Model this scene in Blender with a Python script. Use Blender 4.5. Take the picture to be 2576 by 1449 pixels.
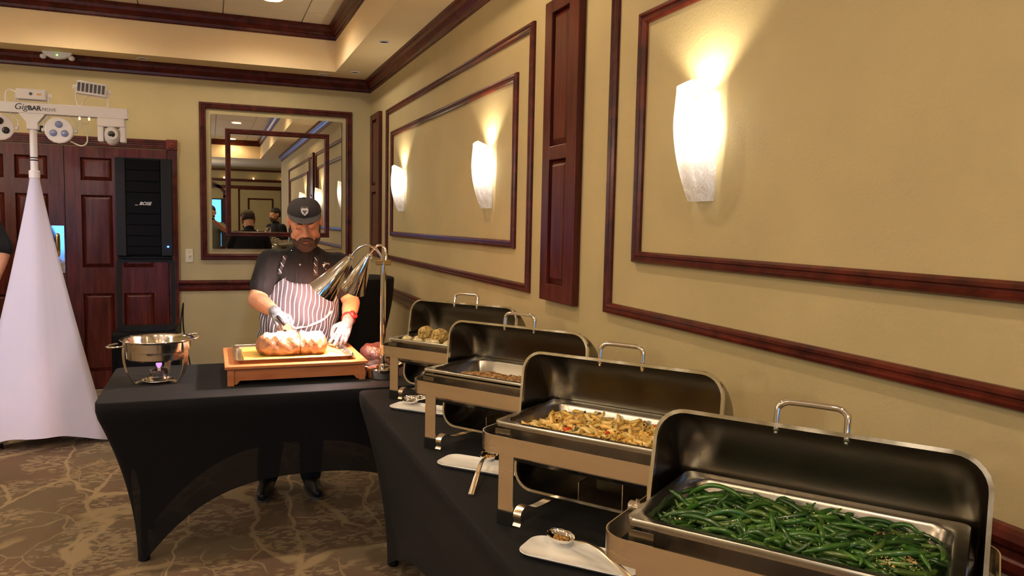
import bpy, bmesh, math, random
from mathutils import Vector, Matrix, Quaternion
from mathutils.bvhtree import BVHTree
random.seed(7)
for _o in list(bpy.data.objects): bpy.data.objects.remove(_o, do_unlink=True)
S = bpy.context.scene
C = S.collection
PI = math.pi
# light and exposure settings
EXPO = 0.27
P_DOWN = 49
DAY = 5
P_SC = 1.4
P_H1 = 32
P_H2 = 20
P_FILL = 62
P_WASH = 170
P_UP = 9
# ------------------------------------------------------------------ camera
XR, YB = 1.411, 7.33          # right wall plane, back wall plane
cr = Vector((0.93172, -0.36267, 0.02014)); cu = Vector((0.0114, 0.0845, 0.9964)); cf = Vector((0.3631, 0.9281, -0.0828))
cf.normalize(); cr = (cr - cf*cr.dot(cf)).normalized(); cu = cr.cross(cf).normalized()
cd = bpy.data.cameras.new('camera'); cam = bpy.data.objects.new('camera', cd); C.objects.link(cam)
CP = Vector((0, 0, 1.47))
cam.matrix_world = Matrix.Translation(CP) @ Matrix((cr, cu, -cf)).transposed().to_4x4()
cd.sensor_width = 36; cd.sensor_fit = 'HORIZONTAL'; cd.lens = 1945.69/2576*36; cd.clip_start = 0.05; cd.clip_end = 60
S.camera = cam
def at(px, py, Y):
    "point of the plane y = Y on the sight line through photo pixel px, py"
    d = cr*((px-1288)/1945.69) - cu*((py-724.5)/1945.69) + cf
    return CP + d*(Y/d.y)
# ------------------------------------------------------------------ world, view
w = bpy.data.worlds.new('world'); S.world = w; w.use_nodes = True
w.node_tree.nodes['Background'].inputs[0].default_value = (0.9, 0.8, 0.65, 1)
w.node_tree.nodes['Background'].inputs[1].default_value = 0.02
S.view_settings.view_transform = 'Standard'; S.view_settings.look = 'None'
S.view_settings.exposure = EXPO; S.view_settings.gamma = 1; S.view_settings.use_curve_mapping = False
try:
    S.cycles.max_bounces = 10; S.cycles.diffuse_bounces = 5; S.cycles.glossy_bounces = 6; S.cycles.transparent_max_bounces = 16
    S.cycles.sample_clamp_indirect = 6
except Exception: pass
WARM = (1.0, 0.80, 0.55)
def lamp(name, kind, loc, power, col=WARM, size=0.05, rot=None, spot=None, blend=0.6):
    l = bpy.data.lights.new(name, kind); l.energy = power; l.color = col
    o = bpy.data.objects.new(name, l); C.objects.link(o); o.location = loc
    if kind == 'AREA': l.shape = 'RECTANGLE'; l.size, l.size_y = size
    else: l.shadow_soft_size = size
    if kind == 'SPOT': l.spot_size = spot; l.spot_blend = blend
    if rot is not None: o.rotation_euler = rot
    return o
def aim(o, d):
    o.rotation_euler = Vector(d).to_track_quat('-Z', 'Y').to_euler()
DOWN_X = (0.46, -0.95, -2.36, -3.5); DOWN_Y = (6.30, 3.16, 0.0, -3.0)
for _x in DOWN_X:
    for _y in DOWN_Y:
        if _y == -3.0 and _x < -1: continue
        lamp('downlight_bulb', 'SPOT', (_x, _y, 3.125), P_DOWN*(1.0 if _x > 0 else .8)*(.62 if _y > 6 else .35 if _y < -2 else 1), (1, .96, .82) if _y > 6 else WARM, 0.05, (0, 0, 0), 2.7, 0.5)
FILL_LAMPS = ((-3.1, 4.9, 2.15), (-3.1, 1.2, 2.15), (-1.9, -1.6, 2.15), (-.2, -4.6, 2.15), (-3.6, -4.2, 2.15))  # added lamps out of view, fill light for ceiling and walls
for _p in FILL_LAMPS: lamp('globe_lamp_light', 'POINT', _p, P_FILL*(.45 if _p[1] > 4 else .35 if _p[1] < -4 else 1), (1.0, .86, .63), 0.14)
_l = lamp('stage_wash', 'SPOT', (-3.3, 2.9, 2.3), P_WASH, (.60, .66, 1.0), .08, None, .62, .8); aim(_l, Vector((-1.05, 5.6, .95))-Vector((-3.3, 2.9, 2.3)))
# ------------------------------------------------------------------ materials
def nodes(name):
    m = bpy.data.materials.new(name); m.use_nodes = True; nt = m.node_tree
    return m, nt, nt.nodes['Principled BSDF']
def N(nt, t, **k):
    n = nt.nodes.new(t)
    for a, b in k.items():
        if a in ('ins',):
            for i, v in b.items(): n.inputs[i].default_value = v
        else: setattr(n, a, b)
    return n
def ramp(nt, fac, stops):
    r = N(nt, 'ShaderNodeValToRGB'); el = r.color_ramp.elements
    while len(el) < len(stops): el.new(0.5)
    for e, (p, c) in zip(el, stops): e.position = p; e.color = (*c, 1)
    nt.links.new(fac, r.inputs[0]); return r.outputs[0]
def plain(name, col, rough=0.5, metal=0.0, bump=0, bscale=200, vary=0, vscale=8, coat=0, sheen=0, trans=0, stretch=None, spec=None, sss=0, bdist=0.002):
    m, nt, p = nodes(name)
    p.inputs['Base Color'].default_value = (*col, 1); p.inputs['Roughness'].default_value = rough; p.inputs['Metallic'].default_value = metal
    if coat: p.inputs['Coat Weight'].default_value = coat; p.inputs['Coat Roughness'].default_value = 0.12
    if sheen: p.inputs['Sheen Weight'].default_value = sheen
    if spec is not None: p.inputs['Specular IOR Level'].default_value = spec
    if sss: p.inputs['Subsurface Weight'].default_value = sss; p.inputs['Subsurface Radius'].default_value = (.01, .004, .002)
    tc = N(nt, 'ShaderNodeTexCoord'); vec = tc.outputs['Object']
    if stretch:
        mp = N(nt, 'ShaderNodeMapping'); mp.inputs['Scale'].default_value = stretch; nt.links.new(vec, mp.inputs[0]); vec = mp.outputs[0]
    if vary:
        nz = N(nt, 'ShaderNodeTexNoise', ins={'Scale': vscale, 'Detail': 5.0}); nt.links.new(vec, nz.inputs['Vector'])
        a = tuple(max(0, c*(1-vary)) for c in col); b = tuple(min(1, c*(1+vary)) for c in col)
        nt.links.new(ramp(nt, nz.outputs[0], [(.3, a), (.7, b)]), p.inputs['Base Color'])
    if bump:
        nb = N(nt, 'ShaderNodeTexNoise', ins={'Scale': bscale, 'Detail': 3.0}); nt.links.new(vec, nb.inputs['Vector'])
        bp = N(nt, 'ShaderNodeBump', ins={'Strength': bump, 'Distance': bdist}); nt.links.new(nb.outputs[0], bp.inputs['Height'])
        nt.links.new(bp.outputs[0], p.inputs['Normal'])
    return m
def emis(name, col, s):
    m, nt, p = nodes(name); p.inputs['Base Color'].default_value = (*col, 1)
    p.inputs['Emission Color'].default_value = (*col, 1); p.inputs['Emission Strength'].default_value = s; return m
M = {}
M['wall'] = plain('wall_paint', (0.47, 0.385, 0.205), 0.8, bump=0.35, bscale=110, vary=0.05, vscale=3)
M['soffit'] = plain('soffit_paint', (0.78, 0.62, 0.38), 0.85, bump=0.3, bscale=110)
M['tile'] = plain('ceiling_tile', (0.86, 0.76, 0.63), 0.95, bump=0.7, bscale=300, vary=0.12, vscale=120)
M['grid'] = plain('ceiling_grid', (0.62, 0.55, 0.42), 0.6)
def wood(name, a, b, stretch, rough=0.32, coat=0.05):
    m, nt, p = nodes(name); tc = N(nt, 'ShaderNodeTexCoord'); mp = N(nt, 'ShaderNodeMapping'); mp.inputs['Scale'].default_value = stretch
    nt.links.new(tc.outputs['Object'], mp.inputs[0])
    nz = N(nt, 'ShaderNodeTexNoise', ins={'Scale': 2.2, 'Detail': 7.0, 'Roughness': .6, 'Distortion': .6}); nt.links.new(mp.outputs[0], nz.inputs['Vector'])
    nt.links.new(ramp(nt, nz.outputs[0], [(.28, a), (.55, tuple((x+y)/2 for x, y in zip(a, b))), (.75, b)]), p.inputs['Base Color'])
    p.inputs['Roughness'].default_value = rough; p.inputs['Coat Weight'].default_value = coat; p.inputs['Coat Roughness'].default_value = .15
    p.inputs['Specular IOR Level'].default_value = .28
    bp = N(nt, 'ShaderNodeBump', ins={'Strength': .08, 'Distance': .002}); nt.links.new(nz.outputs[0], bp.inputs['Height']); nt.links.new(bp.outputs[0], p.inputs['Normal'])
    return m
CA, CB = (0.030, 0.0050, 0.004), (0.150, 0.024, 0.013)
M['wood'] = wood('cherry_wood', CA, CB, (6, 6, 6))
M['woodv'] = wood('cherry_wood_upright', CA, CB, (14, 14, 1.2))
M['woodh'] = wood('cherry_wood_level', CA, CB, (1.2, 1.2, 14))
M['board'] = wood('carving_board_wood', (0.44, 0.14, 0.045), (0.62, 0.25, 0.09), (2, 20, 14), 0.45, 0.15)
M['knob'] = wood('rosette_wood', (0.10, 0.018, 0.010), (0.2, 0.04, 0.02), (6, 6, 6))
def steel(name, col, rough, aniso=None, smudge=.12):
    m, nt, p = nodes(name); p.inputs['Base Color'].default_value = (*col, 1); p.inputs['Metallic'].default_value = 1
    tc = N(nt, 'ShaderNodeTexCoord'); mp = N(nt, 'ShaderNodeMapping'); mp.inputs['Scale'].default_value = aniso or (8, 8, 8)
    nt.links.new(tc.outputs['Object'], mp.inputs[0])
    nz = N(nt, 'ShaderNodeTexNoise', ins={'Scale': 3.0, 'Detail': 6.0}); nt.links.new(mp.outputs[0], nz.inputs['Vector'])
    mr = N(nt, 'ShaderNodeMapRange', ins={'From Min': .3, 'From Max': .7, 'To Min': max(.02, rough-smudge), 'To Max': rough+smudge}); nt.links.new(nz.outputs[0], mr.inputs[0])
    nt.links.new(mr.outputs[0], p.inputs['Roughness']); return m
M['steel'] = steel('brushed_steel', (0.90, 0.79, 0.66), 0.24, (1, 1, 14), .05)
M['pan'] = steel('pan_steel', (0.44, 0.415, 0.38), 0.27, (3, 3, 3), .05)
M['lid'] = steel('lid_steel', (0.23, 0.205, 0.165), 0.30, (1, 1, 1), .04)
M['chrome'] = steel('chrome', (0.82, 0.80, 0.78), 0.06, None, .04)
M['brass'] = steel('brass', (0.78, 0.55, 0.22), 0.2)
M['polish'] = steel('polished_steel', (0.72, 0.69, 0.66), 0.13, (3, 3, 12), .05)
M['lidrim'] = steel('rim_steel', (0.72, 0.68, 0.62), 0.2)
M['blackp'] = plain('black_plastic', (0.007, 0.007, 0.008), 0.5, spec=.25)
M['speaker'] = plain('speaker_black', (0.005, 0.005, 0.006), 0.6, spec=.15, bump=.4, bscale=500)
M['grille'] = plain('speaker_grille', (0.004, 0.004, 0.006), 0.8, spec=.15, bump=.6, bscale=700)
M['white'] = plain('white_plastic', (0.78, 0.75, 0.76), 0.35)
M['ivory'] = plain('ivory_plastic', (0.70, 0.64, 0.48), 0.4)
M['china'] = plain('white_porcelain', (0.90, 0.90, 0.90), 0.12, coat=.5)
M['yellow'] = plain('yellow_cutting_board', (0.80, 0.55, 0.12), 0.5, vary=.08, vscale=30)
M['mirror'] = plain('mirror_glass', (0.66, 0.67, 0.64), 0.0, 1.0)
def cloth(name, col, tr, sheen=.3, stretch=None):
    m, nt, p = nodes(name); p.inputs['Base Color'].default_value = (*col, 1); p.inputs['Roughness'].default_value = .75
    p.inputs['Sheen Weight'].default_value = sheen; p.inputs['Sheen Roughness'].default_value = .5; p.inputs['Specular IOR Level'].default_value = .12
    t = N(nt, 'ShaderNodeBsdfTransparent'); mx = N(nt, 'ShaderNodeMixShader'); mx.inputs[0].default_value = tr
    out = nt.nodes['Material Output']; nt.links.new(p.outputs[0], mx.inputs[1]); nt.links.new(t.outputs[0], mx.inputs[2]); nt.links.new(mx.outputs[0], out.inputs[0])
    tc = N(nt, 'ShaderNodeTexCoord'); nb = N(nt, 'ShaderNodeTexNoise', ins={'Scale': 500.0, 'Detail': 2.0}); nt.links.new(tc.outputs['Object'], nb.inputs['Vector'])
    bp = N(nt, 'ShaderNodeBump', ins={'Strength': .25, 'Distance': .001}); nt.links.new(nb.outputs[0], bp.inputs['Height']); nt.links.new(bp.outputs[0], p.inputs['Normal'])
    return m
M['spandex'] = cloth('black_spandex', (0.0080, 0.0081, 0.0098), .045, .02)
M['spandexw'] = cloth('white_spandex', (0.64, 0.61, 0.76), .03, .1)
def translucent(name):
    m, nt, p = nodes(name); out = nt.nodes['Material Output']
    tc = N(nt, 'ShaderNodeTexCoord'); nz = N(nt, 'ShaderNodeTexNoise', ins={'Scale': 14.0, 'Detail': 5.0, 'Distortion': 2.2}); nt.links.new(tc.outputs['Object'], nz.inputs['Vector'])
    col = ramp(nt, nz.outputs[0], [(.30, (.42, .30, .20)), (.36, (.80, .77, .76)), (.46, (.62, .61, .63)), (.49, (.86, .85, .86)), (.57, (.70, .69, .71)), (.60, (.90, .89, .90))])
    d = N(nt, 'ShaderNodeBsdfDiffuse'); t = N(nt, 'ShaderNodeBsdfTranslucent'); mx = N(nt, 'ShaderNodeMixShader'); mx.inputs[0].default_value = .55
    g = N(nt, 'ShaderNodeBsdfGlossy', ins={'Roughness': .3}); m2 = N(nt, 'ShaderNodeMixShader'); m2.inputs[0].default_value = .05
    for n in (d, t): nt.links.new(col, n.inputs[0])
    nt.links.new(d.outputs[0], mx.inputs[1]); nt.links.new(t.outputs[0], mx.inputs[2]); nt.links.new(mx.outputs[0], m2.inputs[1]); nt.links.new(g.outputs[0], m2.inputs[2]); nt.links.new(m2.outputs[0], out.inputs[0])
    return m
M['alabaster'] = translucent('alabaster_glass')
def carpet():
    m, nt, p = nodes('carpet'); L = nt.links.new; tc = N(nt, 'ShaderNodeTexCoord')
    def warp(sc, amt):
        nz = N(nt, 'ShaderNodeTexNoise', ins={'Scale': sc, 'Detail': 3.0}); L(tc.outputs['Object'], nz.inputs['Vector'])
        s = N(nt, 'ShaderNodeVectorMath', operation='SUBTRACT'); L(nz.outputs['Color'], s.inputs[0]); s.inputs[1].default_value = (.5, .5, .5)
        k = N(nt, 'ShaderNodeVectorMath', operation='SCALE'); L(s.outputs[0], k.inputs[0]); k.inputs['Scale'].default_value = amt
        a = N(nt, 'ShaderNodeVectorMath', operation='ADD'); L(tc.outputs['Object'], a.inputs[0]); L(k.outputs[0], a.inputs[1]); return a.outputs[0]
    def lines(sx, sy, sc, w0, w1, ns, thr):
        mp = N(nt, 'ShaderNodeMapping'); mp.inputs['Scale'].default_value = (sx, sy, 1); mp.inputs['Location'].default_value = (ns, ns*2, 0); mp.inputs['Rotation'].default_value = (0, 0, .35); L(warp(2.2, .30), mp.inputs[0])
        v = N(nt, 'ShaderNodeTexVoronoi', feature='DISTANCE_TO_EDGE', ins={'Scale': sc}); L(mp.outputs[0], v.inputs['Vector'])
        b = ramp(nt, v.outputs['Distance'], [(w0, (1, 1, 1)), (w1, (0, 0, 0))])
        q = N(nt, 'ShaderNodeTexNoise', ins={'Scale': 1.1+ns*.1, 'Detail': 1.0}); L(tc.outputs['Object'], q.inputs['Vector'])
        g = ramp(nt, q.outputs[0], [(thr, (0, 0, 0)), (thr+.05, (1, 1, 1))]); mm = N(nt, 'ShaderNodeMath', operation='MULTIPLY'); L(b, mm.inputs[0]); L(g, mm.inputs[1]); return mm.outputs[0]
    branch = lines(1.6, .5, 1.8, .014, .027, 0, .36); twig = lines(1.3, .9, 3.6, .012, .024, 3, .46)
    mp2 = N(nt, 'ShaderNodeMapping'); mp2.inputs['Scale'].default_value = (1, 2.1, 1); mp2.inputs['Rotation'].default_value = (0, 0, .3); L(warp(9, .09), mp2.inputs[0])
    v2 = N(nt, 'ShaderNodeTexVoronoi', feature='F1', ins={'Scale': 21.0, 'Randomness': 1.0}); L(mp2.outputs[0], v2.inputs['Vector'])
    leaf = ramp(nt, v2.outputs['Distance'], [(.46, (1, 1, 1)), (.54, (0, 0, 0))])
    n3 = N(nt, 'ShaderNodeTexNoise', ins={'Scale': 3.2, 'Detail': 2.5}); L(tc.outputs['Object'], n3.inputs['Vector'])
    mask = ramp(nt, n3.outputs[0], [(.45, (0, 0, 0)), (.52, (1, 1, 1))])
    lm = N(nt, 'ShaderNodeMath', operation='MULTIPLY'); L(leaf, lm.inputs[0]); L(mask, lm.inputs[1])
    n4 = N(nt, 'ShaderNodeTexNoise', ins={'Scale': 1.3, 'Detail': 1.0}); L(tc.outputs['Object'], n4.inputs['Vector'])
    base = ramp(nt, n4.outputs[0], [(.42, (.165, .108, .076)), (.58, (.165, .124, .080))])
    def mix(a, b, f):
        x = N(nt, 'ShaderNodeMix', data_type='RGBA'); L(f, x.inputs[0]); L(a, x.inputs[6]); x.inputs[7].default_value = (*b, 1); return x.outputs[2]
    c = mix(base, (.285, .213, .135), lm.outputs[0]); c = mix(c, (.28, .208, .13), twig); c = mix(c, (.33, .247, .15), branch)
    L(c, p.inputs['Base Color']); p.inputs['Roughness'].default_value = .95; p.inputs['Specular IOR Level'].default_value = .1
    nb = N(nt, 'ShaderNodeTexNoise', ins={'Scale': 350.0, 'Detail': 2.0}); L(tc.outputs['Object'], nb.inputs['Vector'])
    bp = N(nt, 'ShaderNodeBump', ins={'Strength': .8, 'Distance': .004}); L(nb.outputs[0], bp.inputs['Height']); L(bp.outputs[0], p.inputs['Normal'])
    return m
M['carpet'] = carpet()
# ------------------------------------------------------------------ mesh helpers
class MB:
    def __init__(s): s.v = []; s.f = []; s.uv = None
    def add(s, vs, fs):
        k = len(s.v); s.v += [tuple(v) for v in vs]; s.f += [tuple(i+k for i in f) for f in fs]; return s
    def box(s, x0, x1, y0, y1, z0, z1, T=None):
        vs = [(x, y, z) for x in (x0, x1) for y in (y0, y1) for z in (z0, z1)]
        if T: vs = [T @ Vector(v) for v in vs]
        return s.add(vs, [(0, 1, 3, 2), (4, 6, 7, 5), (0, 4, 5, 1), (2, 3, 7, 6), (0, 2, 6, 4), (1, 5, 7, 3)])
    def rings(s, rs, cap0=True, cap1=True, closed=True):
        n = len(rs[0]); k = len(s.v); s.v += [tuple(p) for r in rs for p in r]
        for i in range(len(rs)-1):
            for j in range(n if closed else n-1):
                a = k+i*n+j; b = k+i*n+(j+1) % n; s.f.append((a, b, b+n, a+n))
        if cap0: s.f.append(tuple(k+j for j in reversed(range(n))))
        if cap1: s.f.append(tuple(k+(len(rs)-1)*n+j for j in range(n)))
        return s
    def tube(s, path, r, n=10, caps=True, closed=False, flat=None):
        P = [Vector(p) for p in path]; R = r if hasattr(r, '__len__') else [r]*len(P); rs = []; up = None
        for i, p in enumerate(P):
            if closed: t = P[(i+1) % len(P)]-P[i-1]
            else: t = P[min(i+1, len(P)-1)]-P[max(i-1, 0)]
            t.normalize()
            if up is None:
                up = Vector((0, 0, 1)) if abs(t.z) < .9 else Vector((1, 0, 0))
            b = t.cross(up).normalized(); up = b.cross(t).normalized()
            fw = flat or 1
            rs.append([p + b*(math.cos(2*PI*j/n)*R[i]*fw) + up*(math.sin(2*PI*j/n)*R[i]) for j in range(n)])
        if closed: rs.append(rs[0]); return s.rings(rs, False, False)
        return s.rings(rs, caps, caps)
    def lathe(s, prof, c=(0, 0, 0), n=32, T=None):
        rs = [[Vector((c[0]+r*math.cos(2*PI*j/n), c[1]+r*math.sin(2*PI*j/n), c[2]+z)) for j in range(n)] for r, z in prof]
        if T: rs = [[T @ p for p in r] for r in rs]
        return s.rings(rs, prof[0][0] > 1e-4 or False, prof[-1][0] > 1e-4 or False)
    def shell(s, prof, c=(0, 0, 0), n=32, T=None):
        rs = [[Vector((c[0]+r*math.cos(2*PI*j/n), c[1]+r*math.sin(2*PI*j/n), c[2]+z)) for j in range(n)] for r, z in prof]
        if T: rs = [[T @ p for p in r] for r in rs]
        return s.rings(rs, False, False)
    def cap(s, p0, r0, p1, r1, n=14, m=4):
        p0 = Vector(p0); p1 = Vector(p1); t = (p1-p0); L = t.length; t = t.normalized() if L > 1e-9 else Vector((0, 0, 1))
        u = t.orthogonal().normalized(); v = t.cross(u); rs = []
        for i in range(m+1):
            a = PI/2*(i/m); rs.append((p0 - t*r0*math.cos(a), max(r0*math.sin(a), 1e-4)))
        for i in range(m+1):
            a = PI/2*(i/m); rs.append((p1 + t*r1*math.sin(a), max(r1*math.cos(a), 1e-4)))
        return s.rings([[c+(u*math.cos(2*PI*j/n)+v*math.sin(2*PI*j/n))*r for j in range(n)] for c, r in rs])
    def ell(s, c, r, T=None, n=20, m=12):
        rs = []
        for i in range(m+1):
            a = PI*i/m; q = max(math.sin(a), 1e-3)
            rs.append([Vector((c[0]+r[0]*q*math.cos(2*PI*j/n), c[1]+r[1]*q*math.sin(2*PI*j/n), c[2]-r[2]*math.cos(a))) for j in range(n)])
        if T: rs = [[T @ p for p in q] for q in rs]
        return s.rings(rs)
    def sweep(s, path, prof, frame, closed=False):
        """mitred sweep in a plane: path points (Vector), prof list of (a,b): a = offset to the left inside plane, b = along plane normal; frame = normal"""
        nrm = Vector(frame).normalized(); P = [Vector(p) for p in path]; n = len(P); rs = []
        for i in range(n):
            d0 = (P[i]-P[i-1]).normalized() if (closed or i > 0) else None
            d1 = (P[(i+1) % n]-P[i]).normalized() if (closed or i < n-1) else None
            d0 = d0 or d1; d1 = d1 or d0
            l0 = nrm.cross(d0); l1 = nrm.cross(d1); m = (l0+l1); m = m/ (m.length**2) * 2 if m.length > 1e-6 else l0
            rs.append([P[i] + m*a + nrm*b for a, b in prof])
        if closed: rs.append(rs[0])
        return s.rings(rs, not closed, not closed)
    def mesh(s, name, smooth=False):
        me = bpy.data.meshes.new(name); me.from_pydata(s.v, [], s.f); me.validate(clean_customdata=False)
        bm = bmesh.new(); bm.from_mesh(me); bmesh.ops.recalc_face_normals(bm, faces=bm.faces); bm.to_mesh(me); bm.free()
        if smooth:
            for p in me.polygons: p.use_smooth = True
        return me
def part(name, mb, mat, parent=None, smooth=False, bevel=0, seg=2, label=None, kind=None, auto=None, sub=0):
    me = mb if isinstance(mb, bpy.types.Mesh) else mb.mesh(name, smooth or auto is not None)
    if not me.materials: me.materials.append(M[mat] if isinstance(mat, str) else mat)
    o = bpy.data.objects.new(name, me); C.objects.link(o)
    if parent: o.parent = parent
    if bevel:
        b = o.modifiers.new('bevel', 'BEVEL'); b.width = bevel; b.segments = seg; b.limit_method = 'ANGLE'; b.angle_limit = .6; b.harden_normals = False
    if auto is not None:
        try:
            me.set_sharp_from_angle(angle=auto)
        except Exception: pass
    if sub:
        q = o.modifiers.new('subsurf', 'SUBSURF'); q.levels = sub; q.render_levels = sub
    if label: o['label'] = label
    if kind: o['kind'] = kind
    return o
def tag(o, label, cat, group=None):
    o['label'] = label; o['category'] = cat
    if group: o['group'] = group
    return o
def thing(name, label, cat, loc=(0, 0, 0), rz=0, group=None):
    o = bpy.data.objects.new(name, None); C.objects.link(o); o.location = loc; o.rotation_euler = (0, 0, rz); o.empty_display_size = .05
    return tag(o, label, cat, group)
def struct(name, mb, mat, parent=None, **k):
    o = part(name, mb, mat, parent, **k)
    if not parent: o['kind'] = 'structure'
    return o
def rr(hx, hy, r, n=6):
    out = []
    for cx, cy, a0 in ((hx-r, hy-r, 0), (-hx+r, hy-r, 90), (-hx+r, -hy+r, 180), (hx-r, -hy+r, 270)):
        for i in range(n+1):
            a = math.radians(a0+90*i/n); out.append((cx+r*math.cos(a), cy+r*math.sin(a)))
    return out
def lay(pts, z): return [Vector((x, y, z)) for x, y in pts]
def smoothpath(pts, n=8):
    P = [Vector(p) for p in pts]; out = []
    for i in range(len(P)-1):
        a = P[max(i-1, 0)]; b = P[i]; c = P[i+1]; d = P[min(i+2, len(P)-1)]
        for k in range(n):
            t = k/n; out.append(.5*((2*b)+(-a+c)*t+(2*a-5*b+4*c-d)*t*t+(-a+3*b-3*c+d)*t**3))
    out.append(P[-1]); return out
def text(name, body, mat, size, loc, rot, parent, ext=.0006, shear=0, bold=0, align='CENTER'):
    cu_ = bpy.data.curves.new(name, 'FONT'); cu_.body = body; cu_.size = size; cu_.extrude = ext; cu_.shear = shear; cu_.offset = bold; cu_.align_x = align; cu_.align_y = 'CENTER'
    tmp = bpy.data.objects.new('tmp', cu_); C.objects.link(tmp); dg = bpy.context.evaluated_depsgraph_get()
    me = bpy.data.meshes.new_from_object(tmp.evaluated_get(dg)); bpy.data.objects.remove(tmp, do_unlink=True)
    me.materials.clear(); me.materials.append(M[mat]); o = bpy.data.objects.new(name, me); C.objects.link(o); o.parent = parent; o.location = loc; o.rotation_euler = rot
    return o
def copytree(o, parent=None):
    c = o.copy(); C.objects.link(c); c.parent = parent
    for k in list(o.children):
        copytree(k, c)
    return c
# ================================================================== ROOM
ZS, ZC = 2.763, 3.142         # soffit height, tray ceiling height
TX, TY, TYR, TXL = 1.041, 7.006, -3.23, -4.2
XL, YR = -5.6, -6.4
m = MB().box(XL-.1, 2.3, YR-.1, YB+.1, -.1, 0); struct('floor', m, 'carpet')
m = MB().box(XL-.1, XR+.1, YB, YB+.12, 0, 3.3); struct('wall_back', m, 'wall')
m = MB().box(XR, XR+.12, -2.3, YB, 0, 3.3); m.box(XR, 2.1, -2.42, -2.3, 0, 3.3); m.box(2.0, 2.12, YR, -2.42, 0, 3.3); struct('wall_right', m, 'wall')
struct('wall_left', MB().box(XL-.12, XL, YR, YB, 0, 3.3), 'wall')
# rear wall with an arched window niche
m = MB().box(XL, -.45, YR-.12, YR, 0, .5); m.box(XL, -.45, YR-.12, YR, 2.2, 3.3)
for a, b in ((XL, -3.9), (-2.5, -2.2), (-.8, -.45)): m.box(a, b, YR-.12, YR, .5, 2.2)
m.box(.42, 2.12, YR-.12, YR, 0, 3.3); m.box(-.45, .42, YR-.12, YR, 2.36, 3.3); m.box(-.45, .42, YR-.12, YR, 0, .7)
n = 14; arc = [(-.45+.87*i/n, 2.03+.33*math.sin(PI*i/n)**.7) for i in range(n+1)]
for i in range(n):
    (a, za), (b, zb) = arc[i], arc[i+1]; m.add([(a, YR-.12, za), (b, YR-.12, zb), (b, YR-.12, 2.36), (a, YR-.12, 2.36), (a, YR, za), (b, YR, zb), (b, YR, 2.36), (a, YR, 2.36)], [(0, 1, 2, 3), (7, 6, 5, 4), (0, 4, 5, 1), (3, 2, 6, 7)])
struct('wall_rear', m, 'wall')
M['day'] = emis('daylight_pane', (0.06, 0.26, 0.80), DAY)
wn = 0
for a, b in ((-3.9, -2.5), (-2.2, -.8)):  # two wide windows added to give the mouldings a blue sheen
    wn += 1; q = (a+b)/2; f = struct('window_%d' % wn, MB().box(a, b, YR-.10, YR+.02, .5, .56).box(a, b, YR-.10, YR+.02, 2.14, 2.2).box(a, a+.06, YR-.10, YR+.02, .56, 2.14).box(b-.06, b, YR-.10, YR+.02, .56, 2.14).box(q-.02, q+.02, YR-.10, YR+.02, .56, 2.14), 'wood')
    for x0, x1 in ((a+.06, q-.02), (q+.02, b-.06)): part('pane', MB().box(x0, x1, YR-.075, YR-.065, .56, 2.14), 'day', f)
f = struct('window_3', MB().sweep([(-.45, YR, .7), (.42, YR, .7), (.42, YR, 2.03)]+[(x, YR, z) for x, z in reversed(arc)]+[(-.45, YR, 2.03)], [(-.05, 0), (.02, 0), (.02, .03), (-.05, .03)], (0, 1, 0)), 'wood')
part('pane', MB().box(-.30, .27, YR-.08, YR-.07, .72, 1.93), 'day', f)
part('arch_panel', MB().box(-.45, .42, YR-.07, YR-.06, 1.96, 2.36), 'wall', f)
# soffit ring
m = MB()
m.box(TX, XR+.1, -2.3, YB, ZS, ZS+.5); m.box(TXL, TX, TY, YB, ZS, ZS+.5); m.box(XL, TXL, YR, YB, ZS, ZS+.5); m.box(TXL, 2.1, YR, TYR, ZS, ZS+.5); m.box(TX, 2.1, TYR, -2.3, ZS, ZS+.5)
sof = struct('trim_soffit', m, 'soffit')
# ceiling: plate above, grid and tiles below it as parts
ceil = struct('ceiling', MB().box(TXL-.1, TX+.1, TYR-.1, TY+.1, ZC+.02, ZC+.1), 'grid')
gx = [.748+.628*k for k in range(-8, 2)]; gy = [6.60-1.256*k for k in range(-1, 10)]
xs = sorted([TXL]+[g for g in gx if TXL+.1 < g < TX-.02]+[TX]); ys = sorted([TYR]+[g for g in gy if TYR+.1 < g < TY-.05]+[TY])
tm = {}
for i in range(len(xs)-1):
    for j in range(len(ys)-1):
        w_, h_ = round(xs[i+1]-xs[i], 3), round(ys[j+1]-ys[j], 3); k = (w_, h_)
        if k not in tm:
            tm[k] = MB().box(.004, w_-.004, .004, h_-.004, 0, .012).mesh('tile'); tm[k].materials.append(M['tile'])
        t = bpy.data.objects.new('tile', tm[k]); C.objects.link(t); t.parent = ceil; t.location = (xs[i], ys[j], ZC+random.uniform(0, .002))
# mouldings
CROWN = [(0, 0), (0, .107), (-.062, .107), (-.066, .092), (-.05, .084), (-.044, .062), (-.030, .046), (-.022, .034), (-.014, .03), (-.012, .010), (-.004, .006), (-.004, 0)]
def crown(name, path, z0, mir=1, closed=False):
    pr = [(a*mir, b) for a, b in CROWN]
    return struct(name, MB().sweep([(x, y, z0) for x, y in path], pr, (0, 0, 1), closed), 'wood')
def crownb(name, path, z0, k=1.0):
    pr = [(-a*k, b*k) for a, b in CROWN]
    return struct(name, MB().sweep([(x, y, z0) for x, y in path], pr, (0, 0, 1)), 'wood')
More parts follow.
